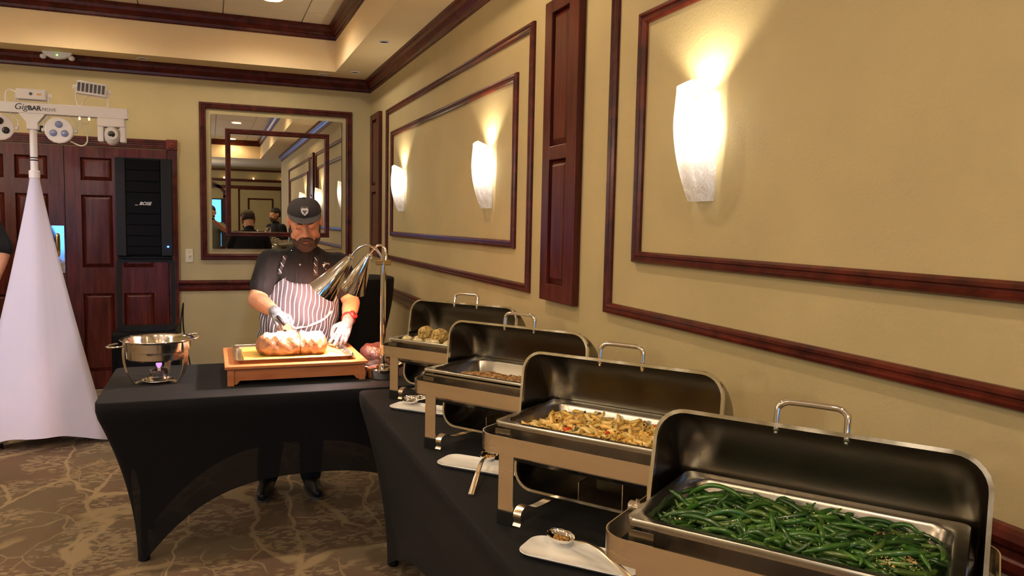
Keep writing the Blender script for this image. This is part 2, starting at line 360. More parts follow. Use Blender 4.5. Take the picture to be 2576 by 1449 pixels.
# path runs so that the room lies to its left
crownb('trim_1', [(XR, -2.3), (XR, YB), (XL, YB)], 2.656)
crownb('trim_2', [(TX, TYR), (TX, TY), (TXL, TY), (TXL, TYR), (TX-.001, TYR)], 3.028, 1.06)
RAIL = [(0, 0), (.012, 0), (.018, .012), (.020, .030), (.014, .036), (.014, .050), (.026, .060), (.031, .074), (.028, .088), (.018, .094), (0, .094)]
struct('trim_3', MB().sweep([(XR, -2.3, .826), (XR, YB, .826), (-.257, YB, .826)], RAIL, (0, 0, 1)), 'wood')
struct('trim_4', MB().sweep([(-1.96, YB, .826), (XL, YB, .826)], RAIL, (0, 0, 1)), 'wood')
BASEB = [(0, 0), (.014, 0), (.014, .09), (.006, .105), (0, .11)]
struct('baseboard_back', MB().sweep([(XR, YB, 0), (-.257, YB, 0)], BASEB, (0, 0, 1)), 'wood')
struct('baseboard_right', MB().sweep([(XR, -2.3, 0), (XR, YB, 0)], BASEB, (0, 0, 1)), 'wood')
FR = [(0, 0), (0, .012), (.004, .020), (.012, .022), (.017, .014), (.022, .014), (.026, .019), (.034, .019), (.040, .010), (.040, 0)]
def wframe(name, y0, y1, z0, z1):   # picture-frame moulding on the right wall
    p = [(XR, y1, z0), (XR, y1, z1), (XR, y0, z1), (XR, y0, z0)]
    return struct(name, MB().sweep(p, [(-a, b) for a, b in FR], (-1, 0, 0), True), 'wood')
def bframe(name, x0, x1, z0, z1, Y, k=1.0, mat='wood', parent=None):   # same on a wall that faces -y
    p = [(x0, Y, z0), (x1, Y, z0), (x1, Y, z1), (x0, Y, z1)]
    return part(name, MB().sweep(p, [(-a*k, b*k) for a, b in FR], (0, -1, 0), True), mat, parent)
wframe('trim_5', 3.364, 6.56, 1.145, 2.402); wframe('trim_6', 3.565, 6.37, 1.347, 2.205)
wframe('trim_7', -.60, 2.608, 1.140, 2.402); wframe('trim_8', -.40, 2.408, 1.342, 2.204)
def sframe(name, x0, x1, z0, z1):
    p = [(x1, YR, z0), (x0, YR, z0), (x0, YR, z1), (x1, YR, z1)]
    return struct(name, MB().sweep(p, [(-a, b) for a, b in FR], (0, 1, 0), True), 'wood')
sframe('trim_9', .72, 1.72, .9, 2.2); sframe('trim_10', .95, 1.5, 1.15, 1.95)
# rear cornice with little warm lights
struct('trim_11', MB().box(XL, 2.0, YR, YR+.10, 2.40, 2.46).box(XL, 2.0, YR, YR+.16, 2.66, 2.70), 'wood')
struct('trim_12', MB().box(XL, 2.0, YR, YR+.03, 2.22, 2.30), 'wood')
for k, x in enumerate((-2.2, -1.3, -.3, .35, 1.05, 1.75)):
    d = thing('accent_light', 'tiny brass accent lamp above the rear cornice, seen in the mirror', 'light', (x, YR+.09, 2.46), 0, 'accent lamps above the rear cornice')
    part('bulb', MB().lathe([(.012, .0), (.02, .03), (.01, .045)], n=10), emis('accent_bulb%d' % k, (1, .6, .25), 12), d)
    part('bracket', MB().box(-.015, .015, -.09, 0, 0, .008), 'brass', d)
# wood pilasters (raised two-panel columns)
def pilaster(name, y0, y1, z0, z1, ysplit, label):
    t = thing(name, label, 'wall panel', (XR, (y0+y1)/2, z0)); h = z1-z0; a = (y1-y0)/2
    fr = MB(); D = .034; st = .095 if a > .15 else .10; zz = [(.075, ysplit-z0-.03), (ysplit-z0+.03, h-.055)]
    s0 = a*2*.27
    fr.box(-D, 0, -a, -a+s0, 0, h); fr.box(-D, 0, a-s0*.8, a, 0, h)
    for q0, q1 in ((0, zz[0][0]), (zz[0][1], zz[1][0]), (zz[1][1], h)): fr.box(-D, 0, -a+s0, a-s0*.8, q0, q1)
    part('frame', fr, 'woodv', t, bevel=.003)
    for q0, q1 in zz:
        y_0, y_1 = -a+s0, a-s0*.8; e = .028
        v = [(-.012, y_0, q0), (-.012, y_1, q0), (-.012, y_1, q1), (-.012, y_0, q1), (-.028, y_0+e, q0+e), (-.028, y_1-e, q0+e), (-.028, y_1-e, q1-e), (-.028, y_0+e, q1-e)]
        part('raised_panel', MB().add(v, [(4, 5, 6, 7), (0, 1, 5, 4), (1, 2, 6, 5), (2, 3, 7, 6), (3, 0, 4, 7)]), 'woodv', t)
    return t
pilaster('wood_wall_panel', 2.85, 3.185, 1.137, 2.428, 1.777, 'wide cherry wood column panel on the right wall between the big moulding frames')
pilaster('wood_wall_panel', 6.785, 7.17, 1.15, 2.425, 1.76, 'narrow-looking cherry wood column panel on the right wall next to the corner')
# double door
dx0, dxm, dx1, dh = -1.882, -1.108, -.334, 2.035
def door(name, x0, x1):
    ld = struct(name, MB().box(x0+.003, x1-.003, YB-.012, YB, 0.008, dh), 'woodv')
    w_ = x1-x0; sw = .118; mw = .075; pw = (w_-2*sw-mw)/2
    cols = [(x0+sw, x0+sw+pw), (x1-sw-pw, x1-sw)]; rows = [(.154, .815), (1.035, 1.638), (1.758, 1.945)]
    fr = MB(); yf = YB-.034; yb = YB-.012
    for a, b in ((x0+.003, cols[0][0]), (cols[0][1], cols[1][0]), (cols[1][1], x1-.003)): fr.box(a, b, yf, yb, .008, dh)
    for c0, c1 in cols:
        for a, b in ((.008, rows[0][0]), (rows[0][1], rows[1][0]), (rows[1][1], rows[2][0]), (rows[2][1], dh)): fr.box(c0, c1, yf, yb, a, b)
    part('door_frame', fr, 'woodv', ld)
    for c0, c1 in cols:
        for a, b in rows:
            e = .032; v = [(c0, yb, a), (c1, yb, a), (c1, yb, b), (c0, yb, b), (c0+.008, yb-.003, a+.008), (c1-.008, yb-.003, a+.008), (c1-.008, yb-.003, b-.008), (c0+.008, yb-.003, b-.008), (c0+e, yf+.004, a+e), (c1-e, yf+.004, a+e), (c1-e, yf+.004, b-e), (c0+e, yf+.004, b-e)]
            part('door_panel', MB().add(v, [(8, 9, 10, 11), (4, 5, 9, 8), (5, 6, 10, 9), (6, 7, 11, 10), (7, 4, 8, 11), (0, 1, 5, 4), (1, 2, 6, 5), (2, 3, 7, 6), (3, 0, 4, 7)]), 'woodv', ld)
    return ld
dl = door('door_1', dx0, dxm); dr = door('door_2', dxm, dx1)
pp = part('push_plate', MB().box(-1.212, -1.118, YB-.038, YB-.034, .99, 1.38), steel('mirror_plate', (.85, .84, .8), .08, None, .05), dl, bevel=.001)
part('pull_handle', MB().tube(smoothpath([(-1.165, YB-.036, 1.31), (-1.165, YB-.075, 1.30), (-1.165, YB-.085, 1.22), (-1.165, YB-.075, 1.14), (-1.165, YB-.036, 1.13)], 6), .009, 10), 'brass', dl, smooth=True)
cs = struct('trim_13', MB().box(dx1, dx1+.078, YB-.028, YB, 0, 2.042).box(dx0-.078, dx0, YB-.028, YB, 0, 2.042).box(dx0, dx1, YB-.028, YB, 2.045, 2.12), 'wood', bevel=.004)
fl = MB()
for k in (.018, .036, .054): fl.box(dx1+k-.003, dx1+k+.003, YB-.034, YB-.028, .02, 2.04); fl.box(dx0, dx1, YB-.034, YB-.028, 2.047+k-.003, 2.047+k+.003)
part('fluting', fl, 'wood', cs, bevel=.002)
for x in (dx1+.039, dx0-.039):
    part('rosette', MB().box(x-.043, x+.043, YB-.038, YB, 2.040, 2.127), 'knob', cs, bevel=.004)
    T = Matrix.Translation((x, YB-.038, 2.083)) @ Matrix.Rotation(PI/2, 4, 'X')
    part('rosette_disc', MB().lathe([(.032, -.001), (.032, .005), (.026, .008), (.022, .004), (.016, .004), (.010, .008), (.0, .009)], n=24, T=T), 'knob', cs, smooth=True)
# mirror
mt = thing('wall_mirror', 'large square mirror in a cherry frame with a second smaller frame across its glass', 'mirror', (0, YB, 1.15))
for ch, (x0, x1, z0, z1, Y, k, nm) in {'o': (-.022, 1.183, 1.154, 2.414, YB-.001, 1.35, 'outer_frame'), 'i': (.177, .985, 1.352, 2.207, YB-.016, 1.1, 'inner_frame')}.items():
    o = bframe(nm, x0, x1, z0, z1, Y, k); o.data.transform(Matrix.Translation((0, -YB, -1.15))); o.parent = mt
part('mirror_glass', MB().box(.02, 1.14, -.018, -.006, .05, 1.22), 'mirror', mt)
# light switch
sw = thing('light_switch', 'ivory toggle light switch plate on the back wall beside the door', 'switch', (-.170, YB, 1.135))
part('plate', MB().box(-.031, .031, -.005, 0, -.058, .058), 'ivory', sw, bevel=.002)
part('toggle', MB().box(-.005, .005, -.018, -.005, -.012, .006), 'ivory', sw, bevel=.002)
for z in (-.03, .03): part('screw', MB().box(-.003, .003, -.0065, -.005, z-.003, z+.003), 'steel', sw)
# emergency light
em = thing('emergency_light', 'white two-headed emergency light fixed to the crown moulding above the door', 'light', (-1.12, YB-.085, 2.745))
pf = [(-.095, .030), (-.06, .036), (.06, .036), (.095, .030), (.108, .012), (.090, -.010), (.05, -.030), (0, -.038), (-.05, -.030), (-.090, -.010), (-.108, .012)]
part('housing', MB().rings([[(x, 0, z) for x, z in pf], [(x, -.05, z) for x, z in pf]]), 'white', em, bevel=.006, seg=3)
for s in (-1, 1): part('lamp_head', MB().ell((s*.10, -.03, -.022), (.024, .02, .02)), 'white', em, smooth=True)
part('green_light', MB().ell((0, -.051, -.008), (.006, .003, .004), n=10, m=6), emis('green_led', (.2, 1, .1), 8), em)
part('mounting', MB().box(-.06, .06, 0, .083, -.015, .025), 'white', em)
bx = tag(part('sensor_box', MB().box(-1.287, -1.243, YB-.03, YB, 2.135, 2.185), 'blackp', bevel=.002), 'small black sensor box on the wall above the door casing, behind the white pole', 'sensor')
# downlights
dm = emis('downlight_lens', (1.0, .86, .62), 14)
lbl = {(0, 0): 'glowing recessed downlight in the tiled ceiling at the top edge of the photo'}
for i, x in enumerate(DOWN_X):
    for j, y in enumerate(DOWN_Y):
        if y == -3.0 and x < -1: continue
        l = lbl.get((i, j), 'round recessed downlight in the tiled tray ceiling outside the direct view'); 
        t = thing('ceiling_downlight', l, 'light', (x, y, ZC-.002), 0, None if (i, j) in lbl else 'downlights of the tray ceiling outside the direct view')
        part('trim_ring', MB().shell([(.088, 0), (.088, -.006), (.078, -.008), (.072, .0)], n=28), 'white', t, smooth=True)
        part('lens', MB().lathe([(.0, -.003), (.072, -.003)], n=28), dm, t)
for (x, y), l in {(1.19, 5.68): 'unlit white puck light in the soffit above the right wall frames', (1.20, 6.93): 'unlit white puck light in the soffit nearest the room corner', (.955, 7.17): 'unlit white puck light in the soffit above the mirror', (-.50, 7.17): 'unlit white puck light in the soffit above the door'}.items():
    t = thing('soffit_light', l, 'light', (x, y, ZS))
    part('ring', MB().shell([(.042, 0), (.042, -.004), (.034, -.006), (.030, -.001)], n=24), 'white', t, smooth=True)
    part('lens', MB().lathe([(0, -.001), (.030, -.001)], n=24), 'ivory', t)
# wall sconces
def sconce(y, label):
    t = thing('wall_sconce', label, 'lamp', (XR, y, 1.55)); H = .345
    m = MB(); rs = []; n = 14
    for i in range(n+1):
        s = i/n; z = s*H
        D = .098*(1-(1-min(1, s/.72))**2.2*.55); D = D*(1-.08*max(0, s-.72)/.28)
        wd = .078 + .030*min(1, s/.6)
        dz = s**3
        rs.append([(-.010, -wd*.5-.016, z-.030*dz), (-D*.55, -wd*.5-.005, z-.012*dz), (-D*.96, -wd*.5+.004, z+.004*dz), (-D, -wd*.5+.012, z+.007*dz), (-D*1.0, 0, z+.004*dz), (-D*.97, wd*.5-.008, z-.0*dz), (-D*.55, wd*.5+.006, z-.012*dz), (-.010, wd*.5+.016, z-.030*dz)])
    for i in range(n):
        for j in range(7): pass
    m.rings(rs, False, False, closed=False); k = len(m.v)
    m.f.append(tuple(range(0, 8)))
    sh = part('shade', m, 'alabaster', t, auto=.7)
    part('backplate', MB().box(-.006, 0, -.035, .035, .05, .29), 'white', t, bevel=.003)
    part('socket', MB().lathe([(.012, 0), (.012, .05)], c=(-.05, 0, .12), n=12), 'white', t).data
    part('arm', MB().box(-.05, -.004, -.008, .008, .10, .115), 'white', t)
    part('bulb', MB().ell((-.05, 0, .165), (.012, .012, .018), n=12, m=8), emis('sconce_bulb', (1, .88, .68), 40), t, smooth=True)
    l = lamp('sconce_glow', 'POINT', (XR-.05, y, 1.765), P_SC, (1.0, .90, .74), .018); lamp('sconce_uplight', 'SPOT', (XR-.056, y, 1.865), P_UP, (1.0, .82, .56), .03, (PI, 0, 0), 2.1, .35)
    return t
sconce(2.00, 'lit marbled glass wall sconce inside the nearest wall frame, the largest of the three'); sconce(3.955, 'lit marbled glass wall sconce at the right end of the middle wall frame'); sconce(5.95, 'lit marbled glass wall sconce at the left end of the middle wall frame, the smallest')
struct('trim_14', MB().box(XR-.004, XR, -0.01, .0, 1.3, 1.31), 'wall') if False else None

for k, (x, y, z) in enumerate(FILL_LAMPS):  # bodies for the added fill lamps, all out of view
    t = thing('fill_pendant', 'unseen brass pendant lamp added to fill the ceiling and walls with light', 'lamp', (x, y, z), 0, 'unseen pendant lamps added as fill light')
    part('rod', MB().tube([(0, 0, .17), (0, 0, ZC-z)], .006, 8), 'brass', t)
    part('cap', MB().lathe([(.03, .185), (.06, .175), (.07, .160), (.0, .158)], n=24), 'brass', t)
# ================================================================== TABLES
ZT = .737
def table(x0, x1, y0, y1, label):
    t = thing('folding_table', label, 'table', ((x0+x1)/2, (y0+y1)/2, 0)); hx, hy = (x1-x0)/2, (y1-y0)/2
    part('tabletop', MB().box(-hx+.012, hx-.012, -hy+.012, hy-.012, ZT-.045, ZT-.006), 'ivory', t, bevel=.006)
    return t, hx, hy
def stretch_cloth(name, x0, x1, y0, y1, ix, iy, hem, label, sheerness='spandex'):
    """stretch cover: rounded top, skirt pulled in to four feet, arched hems"""
    cx, cy, hx, hy = (x0+x1)/2, (y0+y1)/2, (x1-x0)/2, (y1-y0)/2
    r = .035; n = 30; top = []; corners = [(hx, hy), (-hx, hy), (-hx, -hy), (hx, -hy)]
    loop = []   # (x, y, side param u in -1..1, side index, length)
    def cornerpts(k):
        ccx, ccy = corners[k]; sx, sy = (1 if ccx > 0 else -1), (1 if ccy > 0 else -1); out = []
        a0 = {0: 0, 1: 90, 2: 180, 3: 270}[k]
        for i in range(7):
            a = math.radians(a0+15*i); out.append((ccx-sx*r+r*math.cos(a), ccy-sy*r+r*math.sin(a)))
        return out
    cc = [cornerpts(k) for k in range(4)]
    feet = [(sx*(hx-ix), sy*(hy-iy)) for sx, sy in ((1, 1), (-1, 1), (-1, -1), (1, -1))]
    fw = .028
    for k in range(4):
        for i, p in enumerate(cc[k]):
            a = math.radians(90*k+15*i); q = (feet[k][0]+fw*math.cos(a), feet[k][1]+fw*math.sin(a))
            loop.append((p, q, 0.0))
        k2 = (k+1) % 4; a = cc[k][-1]; b = cc[k2][0]; ang = math.radians(90*(k+1))
        qa = (feet[k][0]+fw*math.cos(ang), feet[k][1]+fw*math.sin(ang)); qb = (feet[k2][0]+fw*math.cos(ang), feet[k2][1]+fw*math.sin(ang))
        for i in range(1, n):
            s = i/n; s2 = s
            p = (a[0]+(b[0]-a[0])*s, a[1]+(b[1]-a[1])*s); q = (qa[0]+(qb[0]-qa[0])*s, qa[1]+(qb[1]-qa[1])*s)
            u = 2*s-1; h = hem*(1-abs(u)**2.6); loop.append((p, q, h))
    rs = []
    tp = [(.9, 0.0), (.97, .0), (.99, -.0006), (1.0, -.004)]
    for k, dz in tp: rs.append([Vector((cx+p[0]*(1-(1-k)*.25/max(hx, .3)) , cy+p[1]*(1-(1-k)*.25/max(hy, .3)), ZT+dz)) for p, q, h in loop])
    NV = 22
    for i in range(1, NV+1):
        f = i/NV; row = []
        for p, q, h in loop:
            z = ZT-.004-(ZT-.004-h-.003)*f; t_ = (ZT-z)/ZT
            t2 = max(0, (t_-.070))/.930; g = 1-(1-t2)**1.9
            row.append(Vector((cx+p[0]+(q[0]-p[0])*g, cy+p[1]+(q[1]-p[1])*g, z)))
        rs.append(row)
    m = MB().rings(rs, True, False)
    o = part(name, m, sheerness, None, smooth=True, auto=.9)
    return tag(o, label, 'tablecloth'), feet, (cx, cy)
T1 = (-.430, 1.25, 3.35, 4.14); T2 = (.590, 1.36, .42, 3.315)
c1, f1, cc1 = stretch_cloth('tablecloth', *T1, .155, .21, .335, 'black stretch tablecloth pulled to four feet under the carving board')
c2, f2, cc2 = stretch_cloth('tablecloth', *T2, .13, .15, .30, 'black stretch tablecloth on the long side table under the chafing dishes')
for T, feet, lb in ((T1, f1, 'folding table under the black cloth that carries the carving board'), (T2, f2, 'long folding table under the black cloth that carries the chafing dishes')):
    t, hx, hy = table(*T, lb)
    for fx, fy in feet:
        part('leg', MB().tube([(fx, fy, ZT-.05), (fx, fy, .012)], .014, 10).lathe([(.02, 0), (.02, .02)], c=(fx, fy, 0), n=10), 'blackp', t, smooth=True)
    sx = -1 if feet[0][0] > 0 else 1
    for s in (-1, 1):
        part('crossbar', MB().tube([(s*(feet[0][0]), -abs(feet[0][1]), .35), (s*(feet[0][0]), abs(feet[0][1]), .35)], .010, 8), 'blackp', t)
        part('brace', MB().tube([(s*feet[0][0], 0, .36), (s*(feet[0][0]-.42), 0, ZT-.05)], .009, 8), 'blackp', t)
# ================================================================== CHAFING DISHES
A, Bv = None, None
def chafer(x, y, th, tilt, label, can_label):
    t = thing('chafing_dish', label, 'chafing dish', (x, y, ZT), th)
    z = lambda q: q-ZT
    bl, bw, zb, zbb = .289, .176, z(.955), z(.911)
    m = MB(); o = rr(bl, bw, .055, 8); i_ = rr(bl-.0022, bw-.0022, .053, 8)
    m.rings([lay(o, zbb), lay(o, zb), lay(i_, zb), lay(i_, zbb), lay(o, zbb)], False, False)
    band = part('frame_band', m, 'steel', t, auto=.5)
    for sx in (-1, 1):
        for sy in (-1, 1):
            u0 = sx*(bl-.074); u1 = u0-sx*.043; a, b = min(u0, u1), max(u0, u1); v = sy*(bw-.004)
            l = part('leg', MB().box(a, b, v-.002, v+.002, .028, zbb+.03), 'steel', t, bevel=.0008)
            part('foot_cap', MB().box(a-.0015, b+.0015, v-.0045, v+.0045, .0, .036), 'blackp', l, bevel=.002)
        u = sx*(bl-.074-.043-.0125); P = [(-bw-.0, .003), (-bw+.004, .012), (-bw+.002, .03), (-bw+.012, .042), (-bw+.035, .046), (-.10, .030), (-.03, .026), (.03, .026), (.10, .030), (bw-.035, .046), (bw-.012, .042), (bw-.002, .03), (bw-.004, .012), (bw, .003)]
        P = [(p.x, p.y) for p in smoothpath([Vector((a, b, 0)) for a, b in P], 4)]
        part('foot_strap', MB().rings([[Vector((u-sx*.0-.011, a, b)), Vector((u+.011, a, b)), Vector((u+.011, a, b+.002)), Vector((u-.011, a, b+.002))] for a, b in P]), 'steel', t, auto=.6)
    # water pan
    zr = z(.978); rs = [lay(rr(.246, .153, .02), zr), lay(rr(.246, .153, .02), zr-.006), lay(rr(.232, .139, .03), zr-.007), lay(rr(.226, .133, .03), zbb-.018), lay(rr(.215, .122, .03), zbb-.030), lay(rr(.19, .10, .03), zbb-.033)]
    wp = part('water_pan', MB().rings(rs, False, True), 'pan', t, auto=.6)
    for sx in (-1, 1):
        u = sx*.212; br = MB().box(u-.022, u+.022, -bw+.013, -bw+.0145, zbb+.010, zr-.008).box(u-.022, u+.022, -bw+.0145, -.139, zbb+.010, zbb+.0115)
        part('corner_bracket', br, 'lid', t)
    # lid
    lw, R, zp, Rd = .273, .229, z(.906), .134
    hs = (R+Rd)/2; sc = (R-Rd)/2; DD = .150; rs = []
    Tl = Matrix.Translation((0, 0, zp)) @ Matrix.Rotation(-tilt, 4, 'X')
    def loop(hx, hz, r, d): return [Tl @ Vector((a, d, sc+b)) for a, b in rr(hx, hz, r, 7)]
    for k in range(15):
        a = PI/2*k/14; d = DD*math.sin(a); hz = hs*max(math.cos(a)**.8, .02); rs.append(loop(lw-.004-.016*(k/14)**2, hz, min(.055, hz*.95), d))
    lid = part('lid', MB().rings(rs, False, True), 'lid', t, auto=.9)
    o = rr(lw, hs+.003, .057, 7); i_ = rr(lw-.007, hs-.004, .051, 7); rim = []
    for pts, d in ((i_, .001), (i_, -.003), (o, -.003), (o, .008), (i_, .008), (i_, .001)): rim.append([Tl @ Vector((a, d, sc+b)) for a, b in pts])
    part('lid_rim', MB().rings(rim, False, False), 'lidrim', lid, auto=.6)
    hz = sc+hs; hp = [(-.058, .022, hz-.012), (-.058, .022, hz+.02), (-.056, .022, hz+.032), (-.046, .022, hz+.040), (-.03, .022, hz+.042), (.03, .022, hz+.042), (.046, .022, hz+.040), (.056, .022, hz+.032), (.058, .022, hz+.02), (.058, .022, hz-.012)]
    part('handle', MB().tube([Tl @ p for p in smoothpath(hp, 4)], .0058, 12), 'chrome', lid, smooth=True)
    for s in (-1, 1): part('rivet', MB().ell(tuple(Tl @ Vector((s*.058, .022, hz-.014))), (.0045, .0045, .004), n=10, m=6), 'chrome', lid, smooth=True)
    for s in (-1, 1):
        T = Matrix.Translation((s*(lw+.003), 0, z(.944))) @ Matrix.Rotation(s*PI/2, 4, 'Y')
        h = part('hinge', MB().lathe([(.010, -.012), (.012, -.010), (.012, .002), (.0095, .003), (.0095, .006), (.012, .007), (.012, .026), (.010, .028)], n=20, T=T), 'chrome', t, auto=.5)
        part('hinge_pin', MB().lathe([(.003, .0), (.003, .006), (.0, .006)], c=(s*(lw+.015), 0, z(.955)), n=10), 'chrome', h)
    # under shelf with fuel cup
    part('fuel_shelf', MB().box(-.06, .06, -.05, .05, .052, .054).box(-.06, -.058, -.05, .05, .054, .10).box(.058, .06, -.05, .05, .054, .12), 'steel', t)
    Tw = Matrix.Translation((x, y, ZT)) @ Matrix.Rotation(th, 4, 'Z')
    p = Tw @ Vector((.15, .02, 0))
    c = thing('fuel_can', can_label, 'fuel can', (p.x, p.y, ZT)); part('can', MB().lathe([(.040, 0), (.042, .003), (.042, .058), (.040, .061), (.030, .059), (.012, .059)], n=24), 'steel', c, auto=.5)
    part('wick', MB().lathe([(.010, .059), (.010, .064), (0, .064)], n=10), 'ivory', c)
    return t, Tw
def food_pan(Tw, th, label, depth=.062, dz=0.0, fill=None):
    zr = .985-ZT+dz; p = Tw @ Vector((0, 0, 0))
    t = thing('food_pan', label, 'food pan', (p.x, p.y, ZT+zr), th)
    rs = [(rr(.2465, .1535, .018), -.009), (rr(.247, .154, .018), -.004), (rr(.245, .152, .017), 0), (rr(.230, .137, .030, 6), -.0005), (rr(.2245, .1315, .034, 6), -.004), (rr(.222, .129, .034, 6), -.010), (rr(.214, .121, .034, 6), -.050), (rr(.203, .110, .034, 6), -depth), (rr(.17, .08, .03, 6), -depth-.002)]
    part('pan', MB().rings([lay(a, b) for a, b in rs], False, True), 'pan', t, auto=.8)
    return t
CH = [(0.957, 3.065, -.923, .17), (0.911, 2.326, -.960, .11), (0.917, 1.655, -.947, .113), (0.911, .994, -.937, .20)]
LB = ['farthest of the four open chafing dishes, holding big crumbed potato balls', 'second-farthest open chafing dish, holding shredded browned meat', 'second-nearest open chafing dish, holding penne pasta', 'nearest open roll-top chafing dish, holding green beans']
CL = ['silver fuel can under the farthest chafing dish', 'silver fuel can under the chafing dish of shredded meat', 'silver fuel can under the chafing dish of penne', 'silver fuel can under the chafing dish of green beans']
PL = ['shallow steel food pan full of pale dumplings and two big crumbed balls', 'nearly empty steel food pan with shredded meat on its bottom', 'steel food pan heaped with penne pasta', 'steel food pan heaped with green beans, nearest the camera']
TW = []
for i, (x, y, th, ti) in enumerate(CH):
    t, Tw = chafer(x, y, th, ti, LB[i], CL[i]); TW.append(Tw); food_pan(Tw, th, PL[i], .034 if i == 0 else .062, .007 if i == 1 else 0)
# ------------------------------------------------------------------ food
def mound(name, Tw, hfun, mat, label, cat, z0, nx=60, ny=36, hx=.216, hy=.122, jit=.002):
    m = MB(); k = []
    for j in range(ny+1):
        for i in range(nx+1):
            u = -hx+2*hx*i/nx; v = -hy+2*hy*j/ny; e = min(1, min(hx-abs(u), hy-abs(v))/.03)
            m.v.append(tuple(Tw @ Vector((u, v, z0+(hfun(u, v)-z0)*max(0, e)**.5+random.uniform(-jit, jit)))))
    for j in range(ny):
        for i in range(nx): a = j*(nx+1)+i; m.f.append((a, a+1, a+nx+2, a+nx+1))
    o = part(name, m, mat, None, smooth=True, kind='stuff'); return tag(o, label, cat)
ZRl = .985-ZT
def stufflayer(name, Tw, meshes, num, hfun, drop, mat, label, cat, hx, hy):
    m = MB()
    for k in range(num):
        me = random.choice(meshes); u = random.uniform(-hx, hx); v = random.uniform(-hy, hy); a = random.uniform(0, 6.3)
        T = Tw @ Matrix.Translation((u, v, hfun(u, v)-drop+random.uniform(-.003, .003))) @ Matrix.Rotation(a, 4, 'Z') @ Matrix.Rotation(random.gauss(0, .25), 4, 'Y') @ Matrix.Rotation(random.uniform(0, 6), 4, 'X')
        m.add([T @ q.co for q in me.vertices], [tuple(p.vertices) for p in me.polygons])
    return tag(part(name, m, mat, None, smooth=True, kind='stuff'), label, cat)
M['beandark'] = plain('bean_shadow_green', (.012, .045, .010), .5, vary=.5, vscale=60)  # dark green stands in for the shade between the beans
beanm = []
for i, c in enumerate(((.034, .112, .014), (.024, .076, .012), (.052, .138, .018), (.018, .054, .011), (.065, .122, .018))):
    beanm.append(plain('green_bean_%d' % i, c, .24, vary=.25, vscale=40, coat=.3, sss=.05))
def bean_mesh(k):
    L = random.uniform(.036, .060); n = 11; bend = random.choice((-1, 1))*random.uniform(.1, .75); bz = random.uniform(-.08, .10); s2 = random.choice((0, 0, 1)); p = []; r = []
    for i in range(n):
        s = -1+2*i/(n-1); off = bend*L*(1-s*s)*.6 if not s2 else bend*L*math.sin(PI*s)*.35
        p.append((s*L, off, bz*L*(1-s*s))); r.append(.0045*(1-abs(s)**6*.75)*(1+.07*math.sin(s*14+k)))
    me = MB().tube(p, r, 8).mesh('green_bean', True); me.materials.append(beanm[k % 5]); return me
def scatter(Tw, meshes, num, name, label, cat, group, hfun, hx, hy, lift, tiltr=.25, stuff=0):
    Rw = Tw.to_quaternion(); out = []
    for k in range(num+stuff):
        lay_ = (k/(num+stuff)); 
        for _ in range(30):
            u = random.uniform(-hx, hx); v = random.uniform(-hy, hy); a = random.gauss(0, .9) if name == 'green_bean' else random.uniform(0, 2*PI)
            me = random.choice(meshes); L = max(abs(vv.co.x) for vv in me.vertices[:40]) if False else me['half']
            ex, ey = abs(math.cos(a))*L, abs(math.sin(a))*L
            if abs(u)+ex < hx+.003 and abs(v)+ey < hy+.003: break
        z = hfun(u, v)+lift*(lay_-.5)
        q = Rw @ Quaternion((0, 0, 1), a) @ Quaternion((0, 1, 0), random.gauss(0, tiltr)) @ Quaternion((1, 0, 0), random.uniform(0, 2*PI))
        o = bpy.data.objects.new(name, me); C.objects.link(o); o.rotation_mode = 'QUATERNION'; o.rotation_quaternion = q; o.location = Tw @ Vector((u, v, z)); out.append(tag(o, label, cat, group))
    return out
bh = lambda u, v: ZRl-.021+.020*math.exp(-((u+.02)/.17)**2-((v+.0)/.09)**2)-.010*max(0, v/.12)+.006*math.sin(u*31+1)*math.sin(v*40)
mound('bean_underlayer', TW[3], lambda u, v: bh(u, v)-.013, 'beandark', 'dark green filler beneath the green beans of the nearest pan, shade between them painted in', 'vegetables', ZRl-.055)
bm_ = []
for k in range(24):
    me = bean_mesh(k); me['half'] = max(abs(v.co.x) for v in me.vertices); bm_.append(me)
scatter(TW[3], bm_, 300, 'green_bean', 'glossy cooked green bean in the heap of the nearest chafing dish', 'green bean', 'green beans in the nearest chafing dish', bh, .212, .118, .016, .16)
stufflayer('green_beans', TW[3], bm_, 260, bh, .010, beanm[1], 'lower layer of green beans showing between the topmost beans', 'green beans', .195, .105)
M['garlic'] = plain('minced_garlic', (.72, .62, .34), .5, vary=.2, vscale=60)
def bits(name, Tw, hfun, num, mat, label, cat, s0, s1, hx, hy, lift, clusters=None, flat=.5, share=.55):
    m = MB()
    for k in range(num):
        if clusters and random.random() < share:
            c = random.choice(clusters); u = random.gauss(c[0], c[2]); v = random.gauss(c[1], c[2]*.7)
        else: u = random.uniform(-hx, hx); v = random.uniform(-hy, hy)
        if abs(u) > hx or abs(v) > hy: continue
        s = random.uniform(s0, s1); c0 = Tw @ Vector((u, v, hfun(u, v)+lift+random.uniform(-.003, .003)))
        T = Matrix.Translation(c0) @ Quaternion(Vector((random.random()-.5, random.random()-.5, random.random()-.5)).normalized(), random.uniform(0, 6)).to_matrix().to_4x4()
        R = lambda: random.uniform(.6, 1.3)*s; m.add([T @ Vector(q) for q in ((R(), 0, 0), (-R(), 0, 0), (0, R()*.7, 0), (0, -R()*.7, 0), (0, 0, R()*flat), (0, 0, -R()*flat))], [(0, 2, 4), (2, 1, 4), (1, 3, 4), (3, 0, 4), (2, 0, 5), (1, 2, 5), (3, 1, 5), (0, 3, 5)])
    o = part(name, m, mat, None, kind='stuff'); return tag(o, label, cat)
